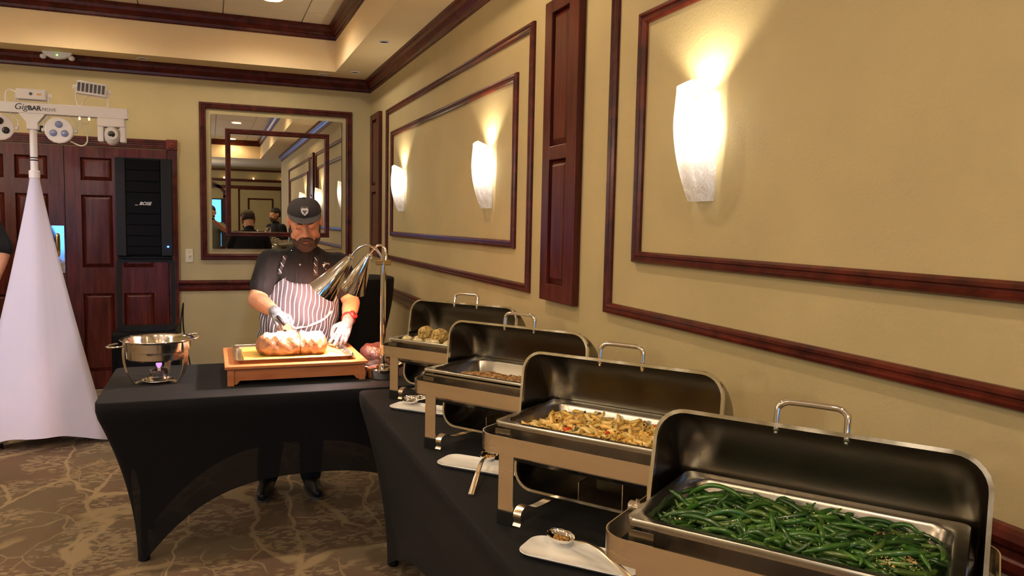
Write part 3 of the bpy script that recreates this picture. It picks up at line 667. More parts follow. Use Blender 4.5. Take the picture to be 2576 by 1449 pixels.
bits('garlic_bits', TW[3], bh, 420, 'garlic', 'pale minced garlic scattered over the green beans', 'garlic', .0008, .0024, .20, .11, .008, [(.145, -.055, .016), (.10, .045, .012), (-.14, -.05, .012), (0, -.02, .02), (.16, -.07, .014), (-.05, .06, .01)])
M['crust'] = plain('crumb_crust', (.62, .42, .16), .8, bump=1, bscale=90, vary=.35, vscale=50)
bits('crumb_topping', TW[3], bh, 150, 'crust', 'toasted crumbs heaped near the front right of the green beans', 'crumbs', .0012, .0035, .20, .11, .010, [(.149, -.075, .014), (.165, -.050, .010), (.119, .058, .008)], .5, 1.1)
# penne
pm = [plain('penne_%d' % i, c, .35, vary=.12, vscale=60, coat=.2) for i, c in enumerate(((.82, .52, .13), (.74, .48, .14), (.84, .60, .22), (.62, .46, .16)))]
def penne_mesh(k):
    m = MB(); L = .017; r = .0050; n = 12; cut = .5; rs = []
    bend = random.uniform(-.003, .003)
    for (s, rr_) in ((-1, .0036), (-1, r), (-.5, r), (0, r), (.5, r), (1, r), (1, .0036), (.2, .0034), (-.2, .0034), (-1, .0036)):
        row = []
        for j in range(n):
            a = 2*PI*j/n; g = 1+(.05 if j % 2 else -.03)*(rr_ == r); y, z = rr_*g*math.cos(a), rr_*g*math.sin(a)
            x = s*L+(y*cut*(1.5 if abs(s) == 1 else 0)); row.append(Vector((x, y+bend*(1-s*s), z)))
        rs.append(row)
    me = m.rings(rs, False, False).mesh('penne', True); me.materials.append(pm[k % 4]); me['half'] = .02; return me
ph = lambda u, v: ZRl-.028+.016*math.exp(-((u)/.18)**2-((v-.01)/.10)**2)+.006*math.sin(u*40)*math.cos(v*47+1)
M['sauce'] = plain('pasta_sauce', (.26, .18, .06), .4, vary=.4, vscale=60)
mound('pasta_underlayer', TW[2], lambda u, v: ph(u, v)-.010, 'sauce', 'creamy sauce and pasta beneath the top layer of penne', 'pasta', ZRl-.055)
pms = [penne_mesh(k) for k in range(8)]
stufflayer('penne_pasta', TW[2], pms, 420, ph, .009, pm[1], 'lower layer of penne showing between the topmost tubes', 'pasta', .20, .108)
scatter(TW[2], pms, 300, 'penne', 'ridged penne tube in the heap of the second-nearest chafing dish', 'pasta', 'penne in the second-nearest chafing dish', ph, .210, .116, .014, .3)
ol = plain('olive_mushroom', (.10, .055, .045), .35, vary=.4, vscale=50); M['olive'] = ol
M['spinach'] = plain('wilted_greens', (.07, .09, .03), .5, vary=.4, vscale=60)
bits('mushroom_bits', TW[2], ph, 34, 'olive', 'dark mushroom and onion pieces among the penne', 'mushrooms', .004, .009, .20, .11, .004, None, .35)
bits('greens_bits', TW[2], ph, 26, 'spinach', 'wilted green leaves among the penne', 'greens', .004, .010, .20, .11, .004, None, .25)
M['tomato'] = plain('red_tomato', (.62, .05, .012), .2, coat=.5)
for k, (u, v, lb) in enumerate(((-.075, -.085, 'bright red tomato piece on the penne near the front rim'), (.02, -.06, 'small orange-red tomato piece in the middle of the penne'), (.10, .05, 'red tomato piece near the back right of the penne'), (.13, -.03, 'red tomato piece at the right side of the penne'))):
    s = .012 if k == 0 else .007; p = TW[2] @ Vector((u, v, ph(u, v)+.011))
    tag(part('tomato_piece', MB().ell((0, 0, 0), (s, s*.55, s*.6), n=12, m=8), 'tomato', None, smooth=True), lb, 'tomato').location = p
# shredded meat
mh = lambda u, v: ZRl-.042+.020*math.exp(-((u+.02)/.20)**4-((v+.02)/.085)**4)+.008*max(0, (u-.05)/.15)+.003*math.sin(u*50)*math.sin(v*60)
M['meatd'] = plain('shredded_meat', (.30, .15, .055), .5, vary=.5, vscale=70)
M['meatl'] = plain('shredded_meat_light', (.46, .27, .11), .5, vary=.4, vscale=70)
mound('meat_juices', TW[1], lambda u, v: mh(u, v)-.005, 'meatd', 'brown juices and meat crumbs in the nearly empty pan', 'meat', ZRl-.0615)
for nm, mt_, num, lb in (('shredded_meat', 'meatl', 1500, 'pale strands of shredded meat in the second-farthest chafing dish'), ('shredded_meat', 'meatd', 1100, 'dark strands of shredded meat in the second-farthest chafing dish')):
    m = MB()
    for k in range(num):
        u = random.gauss(-.02, .12); v = random.gauss(-.02, .05)
        if abs(u) > .205 or abs(v) > .112: continue
        a = random.uniform(0, 6.3); L = random.uniform(.005, .013); z = mh(u, v)+random.uniform(-.003, .006); b = random.uniform(-.004, .004)
        m.tube([TW[1] @ Vector((u-L*math.cos(a), v-L*math.sin(a), z)), TW[1] @ Vector((u+b, v+b, z+random.uniform(0, .004))), TW[1] @ Vector((u+L*math.cos(a), v+L*math.sin(a), z+random.uniform(-.002, .003)))], random.uniform(.0008, .0020), 5)
    tag(part(nm, m, mt_, None, kind='stuff'), lb, 'meat')
# dumplings / potato balls
M['ball'] = plain('crumbed_ball', (.40, .27, .085), .8, bump=1.0, bscale=110, vary=.75, vscale=95, bdist=.006)
M['dump'] = plain('pale_dumpling', (.62, .52, .30), .55, bump=.6, bscale=60, vary=.35, vscale=70)
def ball(name, mat, u, v, z, r, label, group=None, cat='potato ball'):
    m = MB().ell((0, 0, 0), (r, r*.96, r*.9), n=28, m=18)
    m.v = [tuple(Vector(q)*(1+.05*math.sin(q[0]*230+u*90)*math.sin(q[1]*210)+.04*math.sin(q[2]*260+v*80)+random.uniform(-.022, .022))) for q in m.v]
    o = part(name, m, mat, None, smooth=True); o.location = TW[0] @ Vector((u, v, z)); return tag(o, label, cat, group)
ball('potato_ball', 'ball', -.142, -.026, ZRl+.013, .0365, 'big herb-crumbed potato ball in the farthest pan, the left one of two')
ball('potato_ball', 'ball', -.055, -.045, ZRl+.012, .0375, 'big herb-crumbed potato ball in the farthest pan, beside the hiding edge of the next lid')
k = 0
for iu in range(8):
    for iv in range(4):
        u = -.185+iu*.052+random.uniform(-.010, .010); v = -.098+iv*.062+random.uniform(-.012, .012)
        ball('dumpling', 'dump', u, v, ZRl-.014+random.uniform(-.004, .004), random.uniform(.018, .025), 'small pale dumpling in the bottom layer of the farthest chafing dish', 'pale dumplings in the farthest chafing dish', 'dumpling')
# ------------------------------------------------------------------ plates and spoons
def platter(x, y, th, label):
    t = thing('serving_plate', label, 'plate', (x, y, ZT), th); rs = [(rr(.122, .042, .022), .0), (rr(.132, .054, .030), .008), (rr(.137, .058, .034), .0115), (rr(.1365, .0575, .034), .0130), (rr(.126, .048, .028), .0085), (rr(.114, .040, .022), .0055), (rr(.06, .012, .008), .005)]
    m = MB().rings([lay(a, b) for a, b in rs], True, True); return part('dish', m, 'china', t, auto=1.0)
platter(.770, 2.884, -.80, 'small white rectangular plate before the farthest chafing dish, holding two spoons')
platter(.753, 2.140, -.80, 'small white rectangular plate with a slotted spoon, left of the penne chafing dish')
platter(.752, 1.470, -.83, 'small white rectangular plate nearest the camera, left of the green beans')
def spoon(p0, p1, label, slots=False, zb=.0, bow=.02, roll=0, size=1.0, food=None):
    """p0 = bowl centre on the table plane, p1 = handle end"""
    a = Vector(p0); b = Vector(p1); d = (b-a); d.z = 0; L = d.length; th = math.atan2(d.y, d.x)
    t = thing('serving_spoon', label, 'spoon', a, th); bx_, by_, bd = .040*size, .028*size, .016*size
    T = Matrix.Rotation(roll, 4, 'X'); m = MB(); rs = []
    for i in range(8):
        q = i/7; ang = PI/2*q; rs.append([T @ Vector((bx_*math.cos(ang)*math.cos(2*PI*j/28), by_*math.cos(ang)*math.sin(2*PI*j/28), -bd*math.sin(ang)+bd)) for j in range(28)])
    outer = [[v.copy() for v in r_] for r_ in rs]
    m.rings(rs, False, True); m.rings([rs[0], [T @ Vector((v.x*1.04, v.y*1.05, v.z+.0008)) for v in [T.inverted() @ w for w in rs[0]]]], False, False)
    part('bowl', m, 'chrome', t, smooth=True)
    dz = b.z-a.z; hp = [(bx_*.97, 0, bd*.95), (bx_+.02, 0, bd+.006), (L*.45, 0, bd+bow+dz*.4), (L*.75, 0, bd*.7+bow*.6+dz*.75), (L, 0, .004+dz)]
    pts = smoothpath(hp, 6); n = len(pts); W = [.0042+.0045*max(0, (i/n-.25))**.6 for i in range(n)]
    m = MB(); rs = []
    for i, p in enumerate(pts): rs.append([Vector((p.x, -W[i], p.z)), Vector((p.x, -W[i]*.7, p.z+.0022)), Vector((p.x, W[i]*.7, p.z+.0022)), Vector((p.x, W[i], p.z)), Vector((p.x, W[i]*.6, p.z-.0015)), Vector((p.x, -W[i]*.6, p.z-.0015))])
    part('handle', m.rings(rs), 'steel', t, auto=.8)
    if slots:
        for k in (-1, 0, 1): part('slot', MB().box(-.016, .014, k*.010-.0016, k*.010+.0016, .0012+abs(k)*.002, .0028+abs(k)*.002), 'blackp', t)
    if food:
        mm = MB()
        for k in range(26): mm.ell((random.uniform(-.02, .02), random.uniform(-.012, .012), .004+random.uniform(0, .005)), (random.uniform(.002, .005),)*3, n=6, m=4)
        part('food_residue', mm, food, t, kind='stuff')
    return t
M['resid'] = plain('food_residue', (.50, .26, .06), .4, vary=.4, vscale=90)
spoon((.737, 1.549, ZT+.013), (.790, 1.27, ZT+.010), 'steel serving spoon with a soiled bowl on the nearest white plate', food='resid')
spoon((.790, 2.185, ZT+.012), (.646, 1.925, ZT+.0), 'slotted steel spoon lying off the white plate by the penne, handle on the cloth', slots=True, food='resid')
spoon((.742, 2.975, ZT+.014), (.885, 2.74, ZT+.016), 'steel spoon on the farthest white plate, lower of the two', roll=.25)
spoon((.790, 2.985, ZT+.018), (.925, 2.76, ZT+.016), 'steel spoon on the farthest white plate, resting against the other spoon', roll=-.2)
# ================================================================== CARVING STATION
bd = thing('carving_board_stand', 'reddish wooden carving stand with four feet on the black table', 'carving stand', (.364, 3.80, ZT)); X0, X1, Y0, Y1 = -.311, .311, -.27, .27
part('board_top', MB().box(X0, X1, Y0, Y1, .075, .089), 'board', bd, bevel=.003)
for sx in (-1, 1):
    for sy in (-1, 1): part('leg', MB().box(*sorted((sx*.300, sx*.272)), *sorted((sy*.258, sy*.230)), 0, .075), 'board', bd, bevel=.002)
for sy in (-1, 1):
    pf = [(-.272, .075), (-.272, .006), (-.262, .006), (-.248, .022), (.248, .022), (.262, .006), (.272, .006), (.272, .075)]
    part('apron_board', MB().rings([[(x, sy*.252, z) for x, z in pf], [(x, sy*.240, z) for x, z in pf]]), 'board', bd)
    part('side_board', MB().box(*sorted((sy*.296, sy*.284)), -.230, .230, .020, .075), 'board', bd)
tr = thing('sheet_tray', 'shiny metal sheet tray on the wooden carving stand', 'tray', (.361, 3.805, ZT+.089))
m = MB().rings([lay(a, b) for a, b in ((rr(.245, .205, .02), 0.0), (rr(.258, .218, .025), .017), (rr(.265, .225, .027), .0185), (rr(.265, .225, .027), .0165), (rr(.258, .218, .025), .0145), (rr(.247, .207, .02), .002))], True, True); part('tray', m, 'steel', tr, auto=.8)
yb = tag(part('cutting_board', MB().box(-.225, .228, -.175, .185, 0, .009), 'yellow', None, bevel=.004), 'yellow plastic cutting board lying in the metal sheet tray', 'cutting board'); yb.location = (.361, 3.805, ZT+.092)
def meatmat(name, fat):
    m, nt, p = nodes(name); tc = N(nt, 'ShaderNodeTexCoord')
    n1 = N(nt, 'ShaderNodeTexNoise', ins={'Scale': 17.0, 'Detail': 6.0, 'Distortion': .8}); nt.links.new(tc.outputs['Object'], n1.inputs['Vector'])
    n2 = N(nt, 'ShaderNodeTexVoronoi', ins={'Scale': 150.0}); nt.links.new(tc.outputs['Object'], n2.inputs['Vector'])
    nt.links.new(ramp(nt, n1.outputs[0], [(.25, tuple(x*.22 for x in fat)), (.42, tuple(x*.5 for x in fat)), (.58, tuple(x*.8 for x in fat)), (.75, fat)]), p.inputs['Base Color'])
    p.inputs['Roughness'].default_value = .42; p.inputs['Coat Weight'].default_value = .25; p.inputs['Coat Roughness'].default_value = .2
    b = N(nt, 'ShaderNodeBump', ins={'Strength': .6, 'Distance': .003}); nt.links.new(n2.outputs[0], b.inputs['Height']); nt.links.new(b.outputs[0], p.inputs['Normal']); return m
M['roast'] = meatmat('roast_crust', (.42, .15, .055)); M['roast2'] = meatmat('dark_roast_crust', (.085, .026, .022))
M['fat'] = plain('fat_cap', (.80, .60, .44), .35, coat=.4, bump=.7, bscale=60, vary=.15, vscale=30)
def roast(name, label, loc, Lx, ry, rz, mat, capr, seed, fat=True, rotz=0, flatend=0):
    t = thing(name, label, 'roast meat', loc, rotz); rnd = random.Random(seed); nx = 40; n = 44; rs = []; ph_ = [rnd.uniform(0, 6) for _ in range(8)]
    def pt(s, a, k=1):
        q = max(1-abs(s)**3.2, 0)**.5 if s*flatend <= 0 else min(1, (1-abs(s))/.012+.0)**.25*(1-.03*abs(s)**6)
        nse = 1+.05*math.sin(3*a+ph_[0]+4*s)+.03*math.sin(7*a+ph_[1]+9*s)+.035*math.sin(5*a-11*s+ph_[2])+rnd.uniform(-.010, .010)
        y = ry*q*nse*math.cos(a)*k; z = rz*q*nse*math.sin(a)*k
        if z < -rz*.72: z = -rz*.72+(z+rz*.72)*.12
        return Vector((s*Lx, y, z+rz*.745))
    for i in range(nx+1):
        s = -math.cos(PI*i/nx); rs.append([pt(s*.999, 2*PI*j/n) for j in range(n)])
    part('meat', MB().rings(rs), mat, t, smooth=True)
    if fat:
        m = MB(); ni, nj = 30, 18; k0 = 0
        for i in range(ni+1):
            for j in range(nj+1):
                s = capr[0]+(capr[1]-capr[0])*i/ni; a = PI/2+(-1+2*j/nj)*(capr[2]+.12*math.sin(i*.9+seed)); edge = min(i, ni-i, j, nj-j); p = pt(s*.97, a, 1.035+(.012 if edge else -.03)); m.v.append(tuple(p))
        for i in range(ni):
            for j in range(nj): a = i*(nj+1)+j; m.f.append((a, a+1, a+nj+2, a+nj+1))
        part('fat_cap', m, 'fat', t, smooth=True)
    return t
roast('beef_roast', 'left half of the cut beef roast, its browned crust glistening with fat', (.2885, 3.745, ZT+.101), .0975, .083, .058, 'roast', (-.65, .92, .75), 3, True, -.02, 1)
roast('beef_roast', 'right half of the cut beef roast under the gloved hand, smoother white fat cap', (.452, 3.745, ZT+.101), .0655, .082, .057, 'roast', (-.92, .75, .95), 8, True, -.02, -1)
pl = thing('serving_platter', 'oval white platter behind the heat lamp pole, carrying the dark roast', 'plate', (.79, 3.87, ZT)); part('dish', MB().lathe([(.07, 0), (.12, .012), (.122, .014), (.11, .011), (.07, .006), (0, .006)], n=36), 'china', pl, smooth=True)
roast('beef_roast', 'dark crusted uncut roast on the platter behind the heat lamp pole', (.785, 3.87, ZT+.010), .085, .080, .062, 'roast2', None, 21, False, .5)
tl = thing('tongs', 'metal carving fork lying across the right end of the sheet tray', 'utensil', (.60, 3.62, ZT+.112), 1.95)
part('shaft', MB().tube([(.0, 0, .004), (.16, 0, .012), (.25, .0, .022)], .004, 8), 'chrome', tl, smooth=True); part('handle', MB().tube([(-.035, 0, -.002), (-.03, 0, .0), (.02, 0, .005)], [.004, .0085, .006], 10), 'chrome', tl, smooth=True)
# heat lamp
hl = thing('heat_lamp', 'chrome carving heat lamp with two cone shades on curved arms', 'heat lamp', (.752, 3.575, ZT))
part('base', MB().lathe([(.074, 0), (.076, .003), (.076, .044), (.073, .048), (.03, .049), (.03, .056), (.022, .060), (.020, .066)], n=48), 'chrome', hl, auto=.4)
part('pole', MB().tube([(0, 0, .05), (0, 0, .545)], .0135, 20), 'chrome', hl, auto=.4)
part('sleeve', MB().lathe([(.016, .06), (.016, .14), (.0145, .145)], n=20), 'chrome', hl, auto=.4)
part('clamp', MB().box(-.034, .034, -.013, .013, .528, .552), 'brass', hl, bevel=.003)
o0 = Vector((.752, 3.575, ZT))
def W(px, py, Y): return at(px, py, Y)-o0
def shade(ap, bs, r0, r1, nm, arm, P, col, rl):
    ap, bs = Vector(ap), Vector(bs); d = bs-ap; L = d.length; q = Vector((0, 0, 1)).rotation_difference(d.normalized()).to_matrix().to_4x4(); T = Matrix.Translation(ap) @ q
    a = part('arm', MB().tube(smoothpath(arm+[tuple(ap)], 8), .0055, 12), 'chrome', hl, smooth=True)
    s = part('shade', MB().shell([(.0, 0), (r0, 0), (r0+.002, .006), (r1, L), (r1+.0015, L), (r0+.0035, .004), (r0, -.002), (0, -.002)], n=48, T=T), 'chrome', hl, auto=.5)
    part('cap_knob', MB().lathe([(.012, -.018), (.016, -.012), (.012, -.004), (.020, .0)], n=20, T=T), 'chrome', s, auto=.6)
    part('heat_bulb', MB().ell((0, 0, L*.42), (.022, .022, .036), T, n=16, m=10), emis(nm, col, 30), s, smooth=True)
    lp = o0+ap+d*.86; l = lamp(nm+'_light', 'POINT', lp, P, col, rl); return s
shade(W(880, 650, 3.60), W(811, 734, 3.66), .017, .067, 'heat_bulb_near', [(-.006, 0, .53), tuple(W(961, 650, 3.575)), tuple(W(944, 625, 3.58)), tuple(W(920, 617, 3.585)), tuple(W(898, 627, 3.595))], P_H1, (1.0, .86, .80), .016)
shade(W(927, 645, 3.70), W(887, 728, 3.78), .017, .062, 'heat_bulb_far', [(.008, .004, .53), tuple(W(972, 645, 3.58)), tuple(W(966, 622, 3.61)), tuple(W(952, 617, 3.64)), tuple(W(938, 630, 3.67))], P_H2, (1.0, .36, .16), .016)
# ------------------------------------------------------------------ round chafer
rc = thing('round_chafer', 'round shiny steel chafing pan on a curved-leg stand at the left end of the table', 'chafing dish', (-.222, 3.735, ZT))
part('pan', MB().shell([(0, .106), (.118, .106), (.126, .113), (.128, .145), (.137, .148), (.138, .185), (.146, .190), (.150, .193), (.148, .196), (.138, .194), (.134, .185), (.126, .126), (.0, .124)], n=64), 'polish', rc, auto=.6)
part('rim_ring', MB().tube([(.149*math.cos(2*PI*i/48), .149*math.sin(2*PI*i/48), .194) for i in range(48)], .0025, 8, closed=True), 'chrome', rc, smooth=True)
def ringh(a, up):
    c = Vector((.150*math.cos(a), .150*math.sin(a), .178)); d = Vector((math.cos(a), math.sin(a), 0)); t_ = Vector((-math.sin(a), math.cos(a), 0)); P = []
    for i in range(9): b = PI*i/8; P.append(c+t_*(-.048*math.cos(b))+d*(.055*math.sin(b))+Vector((0, 0, up*math.sin(b))))
    part('handle', MB().tube(smoothpath(P, 3), .0042, 10), 'chrome', rc, smooth=True)
ringh(math.radians(200), -.004); ringh(math.radians(38), .014)
lg = [math.radians(a) for a in (205, 325, 75)]
for a in lg:
    d = Vector((math.cos(a), math.sin(a), 0)); t_ = Vector((-math.sin(a), math.cos(a), 0)); P = smoothpath([d*r+Vector((0, 0, z)) for r, z in ((.139, .185), (.143, .15), (.140, .10), (.126, .05), (.104, .012), (.092, .001))], 5)
    part('leg', MB().rings([[p-t_*.014, p+t_*.014, p+t_*.014+d*.003, p-t_*.014+d*.003] for p in P]), 'steel', rc, auto=.7)
    part('leg_tie', MB().rings([[p-t_*.012, p+t_*.012, p+t_*.012+Vector((0, 0, .003)), p-t_*.012+Vector((0, 0, .003))] for p in [d*.100+Vector((0, 0, .004)), d*.080+Vector((0, 0, .010)), d*.05+Vector((0, 0, .009))]]), 'steel', rc, auto=.7)
part('fuel_dish', MB().lathe([(.0, .007), (.060, .007), (.068, .013), (.070, .013), (.062, .004), (0, .004)], n=40), 'chrome', rc, smooth=True)
fc = thing('fuel_can', 'lit silver fuel can with a pale violet flame under the round chafing pan', 'fuel can', (-.218, 3.735, ZT+.0072))
part('can', MB().lathe([(.037, 0), (.038, .002), (.038, .046), (.036, .048), (.03, .0465), (.010, .0465)], n=32), 'polish', fc, auto=.5)
fm, nt, p_ = nodes('flame'); p_.inputs['Emission Color'].default_value = (.75, .35, .85, 1); p_.inputs['Emission Strength'].default_value = 1.1; p_.inputs['Base Color'].default_value = (0, 0, 0, 1); p_.inputs['Alpha'].default_value = .6
part('wick', MB().lathe([(.007, .046), (.006, .056), (0, .058)], n=12), 'ivory', fc)
part('flame', MB().lathe([(.0, .054), (.006, .056), (.009, .063), (.013, .070), (.012, .077), (.0, .083)], n=16), fm, fc, smooth=True)
# ================================================================== STAGE LIGHT BAR
gb = thing('light_stand', 'white stage light bar on a pole with a tripod foot, left of the door', 'light stand', (-1.012, 5.6, 0))
part('pole', MB().tube([(0, 0, .35), (0, 0, 1.72)], .024, 20).tube([(0, 0, 1.70), (0, 0, 2.09)], .021, 20), 'white', gb, auto=.5)
part('collar', MB().lathe([(.028, 1.69), (.031, 1.695), (.031, 1.735), (.027, 1.74)], n=24), 'white', gb, auto=.5)
part('cable_tie', MB().lathe([(.024, 1.80), (.025, 1.803), (.024, 1.806)], n=20).lathe([(.024, 1.815), (.025, 1.818), (.024, 1.821)], n=20), 'blackp', gb)
part('mount_bracket', MB().rings([[(x, -.03, z) for x, z in ((-.075, 2.09), (-.03, 2.03), (-.03, 1.99), (.03, 1.99), (.03, 2.03), (.075, 2.09))], [(x, .03, z) for x, z in ((-.075, 2.09), (-.03, 2.03), (-.03, 1.99), (.03, 1.99), (.03, 2.03), (.075, 2.09))]]), 'white', gb, bevel=.003)
part('cross_bar', MB().box(-.53, .53, -.035, .035, 2.086, 2.150), 'white', gb, bevel=.003)
tf = [(math.radians(a)) for a in (-4, 184, 92)]
for a in tf:
    part('tripod_leg', MB().tube([(.03*math.cos(a), .03*math.sin(a), .55), (.385*math.cos(a), .385*math.sin(a), .03)], .013, 10).tube([(.02*math.cos(a), .02*math.sin(a), .30), (.20*math.cos(a), .20*math.sin(a), .30)], .008, 8), 'white', gb, smooth=True)
    part('rubber_foot', MB().cap((.375*math.cos(a), .375*math.sin(a), .022), .018, (.395*math.cos(a), .395*math.sin(a), .018), .018, n=12), 'blackp', gb, smooth=True)
M['ink'] = plain('black_ink', (.015, .015, .015), .6); M['orange_ink'] = plain('orange_ink', (.75, .35, .05), .5)
R0 = (PI/2, 0, 0)
text('lettering', 'Gig', 'ink', .052, (-.092, -.036, 2.122), R0, gb, shear=.25, align='LEFT', bold=-.0002); text('lettering', 'BAR', 'ink', .038, (-.018, -.036, 2.117), R0, gb, align='LEFT', bold=.0012); text('lettering', 'MOVE', 'ink', .028, (.057, -.036, 2.113), R0, gb, align='LEFT', bold=-.0004)
def glass(n, c): M[n] = plain(n, c, .08, coat=1); return n
glass('lens_blue', (.20, .26, .50)); glass('lens_dark', (.01, .012, .02))
# laser box on top
part('laser_box', MB().box(-.080, .080, -.04, .04, 2.170, 2.232), 'white', gb, bevel=.005)
part('laser_window', MB().lathe([(.009, 0), (.009, .002), (0, .002)], n=16, T=Matrix.Translation((.0, -.040, 2.203)) @ Matrix.Rotation(PI/2, 4, 'X')), 'lens_dark', gb)
part('laser_label', MB().box(.032, .055, -.0412, -.0405, 2.197, 2.207), 'orange_ink', gb)
part('laser_bracket', MB().box(-.09, -.087, -.012, .012, 2.15, 2.205).box(.087, .09, -.012, .012, 2.15, 2.205).box(-.09, .09, -.012, .012, 2.150, 2.153), 'white', gb)
part('knob', MB().lathe([(.014, 0), (.014, .012), (.006, .014)], n=14, T=Matrix.Translation((.09, 0, 2.20)) @ Matrix.Rotation(PI/2, 4, 'Y')), 'white', gb, auto=.6)
part('cable', MB().tube(smoothpath([(-.082, 0, 2.21), (-.11, 0, 2.225), (-.135, 0, 2.215), (-.142, 0, 2.18), (-.14, 0, 2.15)], 6), .004, 8), 'white', gb, smooth=True)
# derby
T = Matrix.Translation((.328, 0, 2.262)) @ Matrix.Rotation(.09, 4, 'Y')
db = part('derby_light', MB().box(-.083, .083, -.035, .035, -.040, .040, T), 'white', gb, bevel=.004)
for i in range(7): x = -.068+.0227*i; part('derby_lens', MB().box(x-.0075, x+.0075, -.037, -.0345, -.027, .027, T), 'lens_dark', db)
for i in range(3): part('bolt', MB().ell(tuple(T @ Vector((-.07+.07*i, -.01, .042))), (.004, .004, .004), n=8, m=5), 'chrome', db)
part('derby_yoke', MB().tube(smoothpath([(.238, 0, 2.265), (.238, 0, 2.20), (.250, 0, 2.155), (.262, 0, 2.152), (.39, 0, 2.152), (.412, 0, 2.156), (.416, 0, 2.19), (.416, 0, 2.255)], 3), .004, 8), 'white', gb)
for s, zz in ((-1, 2.268), (1, 2.250)): part('knob', MB().lathe([(.010, -.014), (.010, -.002), (.014, .0), (.014, .008), (.008, .012)], n=14, T=Matrix.Translation((.328+s*.095, 0, zz)) @ Matrix.Rotation(s*PI/2, 4, 'Y')), 'white', gb, auto=.6)
part('cable', MB().tube(smoothpath([(.265, 0, 2.155), (.285, -.01, 2.19), (.31, -.01, 2.215)], 6), .0045, 8), 'ivory', gb, smooth=True)
# LED pars
def par(cx, cz, rz, lens, dx=0):
    T = Matrix.Translation((cx, -.045, cz)) @ Matrix.Rotation(rz, 4, 'Z') @ Matrix.Rotation(PI/2, 4, 'X')
    b = part('par_light', MB().lathe([(.055, -.055), (.078, -.03), (.080, -.01), (.080, .008), (.073, .012), (.0, .012)], n=16, T=T), 'white', gb, auto=.4)
    for k in range(3):
        a = PI/2+2*PI*k/3; part('lens', MB().lathe([(.021, .012), (.021, .016), (.016, .019), (0, .021)], c=(.036*math.cos(a), .036*math.sin(a), 0), n=20, T=T), lens, b, smooth=True)
    part('par_yoke', MB().tube([(cx-.088, 0, cz), (cx-.092, 0, cz+.05), (cx-.05, 0, 2.088), (cx+.05, 0, 2.088), (cx+.092, 0, cz+.05), (cx+.088, 0, cz)], .004, 8), 'white', gb)
    for s in (-1, 1): part('knob', MB().lathe([(.012, 0), (.012, .012), (.006, .014)], n=12, T=Matrix.Translation((cx+s*.084, -.03, cz)) @ Matrix.Rotation(s*PI/2, 4, 'Y')), 'white', gb, auto=.6)
par(.148, 1.990, 0, 'lens_blue'); par(-.170, 1.992, .45, 'lens_dark')
part('cable', MB().tube(smoothpath([(.20, .02, 1.93), (.26, .0, 1.905), (.295, -.01, 1.93), (.29, 0, 2.0), (.262, 0, 2.04), (.25, 0, 2.085)], 6), .0045, 8), 'ivory', gb, smooth=True)
part('cable', MB().tube(smoothpath([(.255, 0, 2.088), (.262, 0, 2.055), (.285, 0, 2.045), (.305, 0, 2.055), (.31, 0, 2.088)], 6), .004, 8), 'ivory', gb, smooth=True)
part('plug', MB().box(.250, .262, -.006, .006, 2.065, 2.088).box(.303, .315, -.006, .006, 2.065, 2.088), 'steel', gb)
# moving head
mh_ = part('moving_head', MB().box(.358, .515, -.05, .05, 2.030, 2.086).box(.358, .392, -.04, .04, 1.935, 2.040).box(.483, .517, -.04, .04, 1.935, 2.040), 'white', gb, bevel=.008, seg=3)
part('head_body', MB().ell((.438, -.01, 1.978), (.047, .060, .062)), 'white', mh_, smooth=True)
T = Matrix.Translation((.440, -.062, 1.982)) @ Matrix.Rotation(PI/2+.15, 4, 'X'); part('head_ring', MB().lathe([(.038, -.02), (.038, .004), (.030, .008), (.023, .004)], n=28, T=T), 'white', mh_, smooth=True); part('head_lens', MB().lathe([(.022, .003), (.015, .008), (0, .010)], n=24, T=T), 'lens_dark', mh_, smooth=True)
# skirt: stretch cone over the tripod
def cone():
    rs = []; n = 60; NV = 40; out = MB()
    f = [(a % (2*PI)) for a in tf]; f.sort()
    for k in range(NV+1):
        s = k/NV; row = []
        for j in range(n):
            a = 2*PI*j/n; d = min(min(abs(a-q), 2*PI-abs(a-q)) for q in f); dd = min(1, d/(PI/3)); w_ = 1-dd
            rb = .400*(1-.5*dd*(1-dd*.15)+.03*dd); rb = .400*(math.cos(PI/3)/math.cos(PI/3-d)) if d < PI/3+.1 else .2
            rb = max(rb, .2)*1.04
            zh = .0+.085*(1-(1-dd)**2.4)
            t = s; z = 1.70*(1-t)+(zh+.004)*t; q = (1.70-z)/1.70
            r = .026+(rb-.026)*(q**1.10)
            wr = 1+.012*math.sin(17*a+3*s)*s*(1-s)*2
            row.append(Vector((r*wr*math.cos(a), r*wr*math.sin(a), z)))
        rs.append(row)
    return out.rings(rs, False, False)
sk = tag(part('scrim_skirt', cone(), 'spandexw', None, smooth=True), 'tall white stretch fabric cone covering the tripod below the stage lights', 'scrim'); sk.location = (-1.012, 5.6, 0)
# ================================================================== SPEAKER
sp = thing('loudspeaker', 'tall black loudspeaker with a slatted grille standing before the door', 'speaker', (-.418, 5.9, 0))
def quadprism(x0, x1, y0, y1, z0, z1, tx=.0):
    return MB().add([(x0, y0, z0), (x1, y0, z0), (x1-tx, y1, z0), (x0+tx, y1, z0), (x0, y0, z1), (x1, y0, z1), (x1-tx, y1, z1), (x0+tx, y1, z1)], [(0, 1, 2, 3), (7, 6, 5, 4), (0, 4, 5, 1), (1, 5, 6, 2), (2, 6, 7, 3), (3, 7, 4, 0)])
part('cabinet', quadprism(-.176, .176, .01, .33, 1.192, 1.868, .04), 'speaker', sp, bevel=.008)
part('side_trim', MB().box(-.178, -.112, -.012, .02, 1.196, 1.866), 'blackp', sp, bevel=.006); part('side_trim', MB().box(.104, .178, -.012, .02, 1.196, 1.866), 'blackp', sp, bevel=.006)
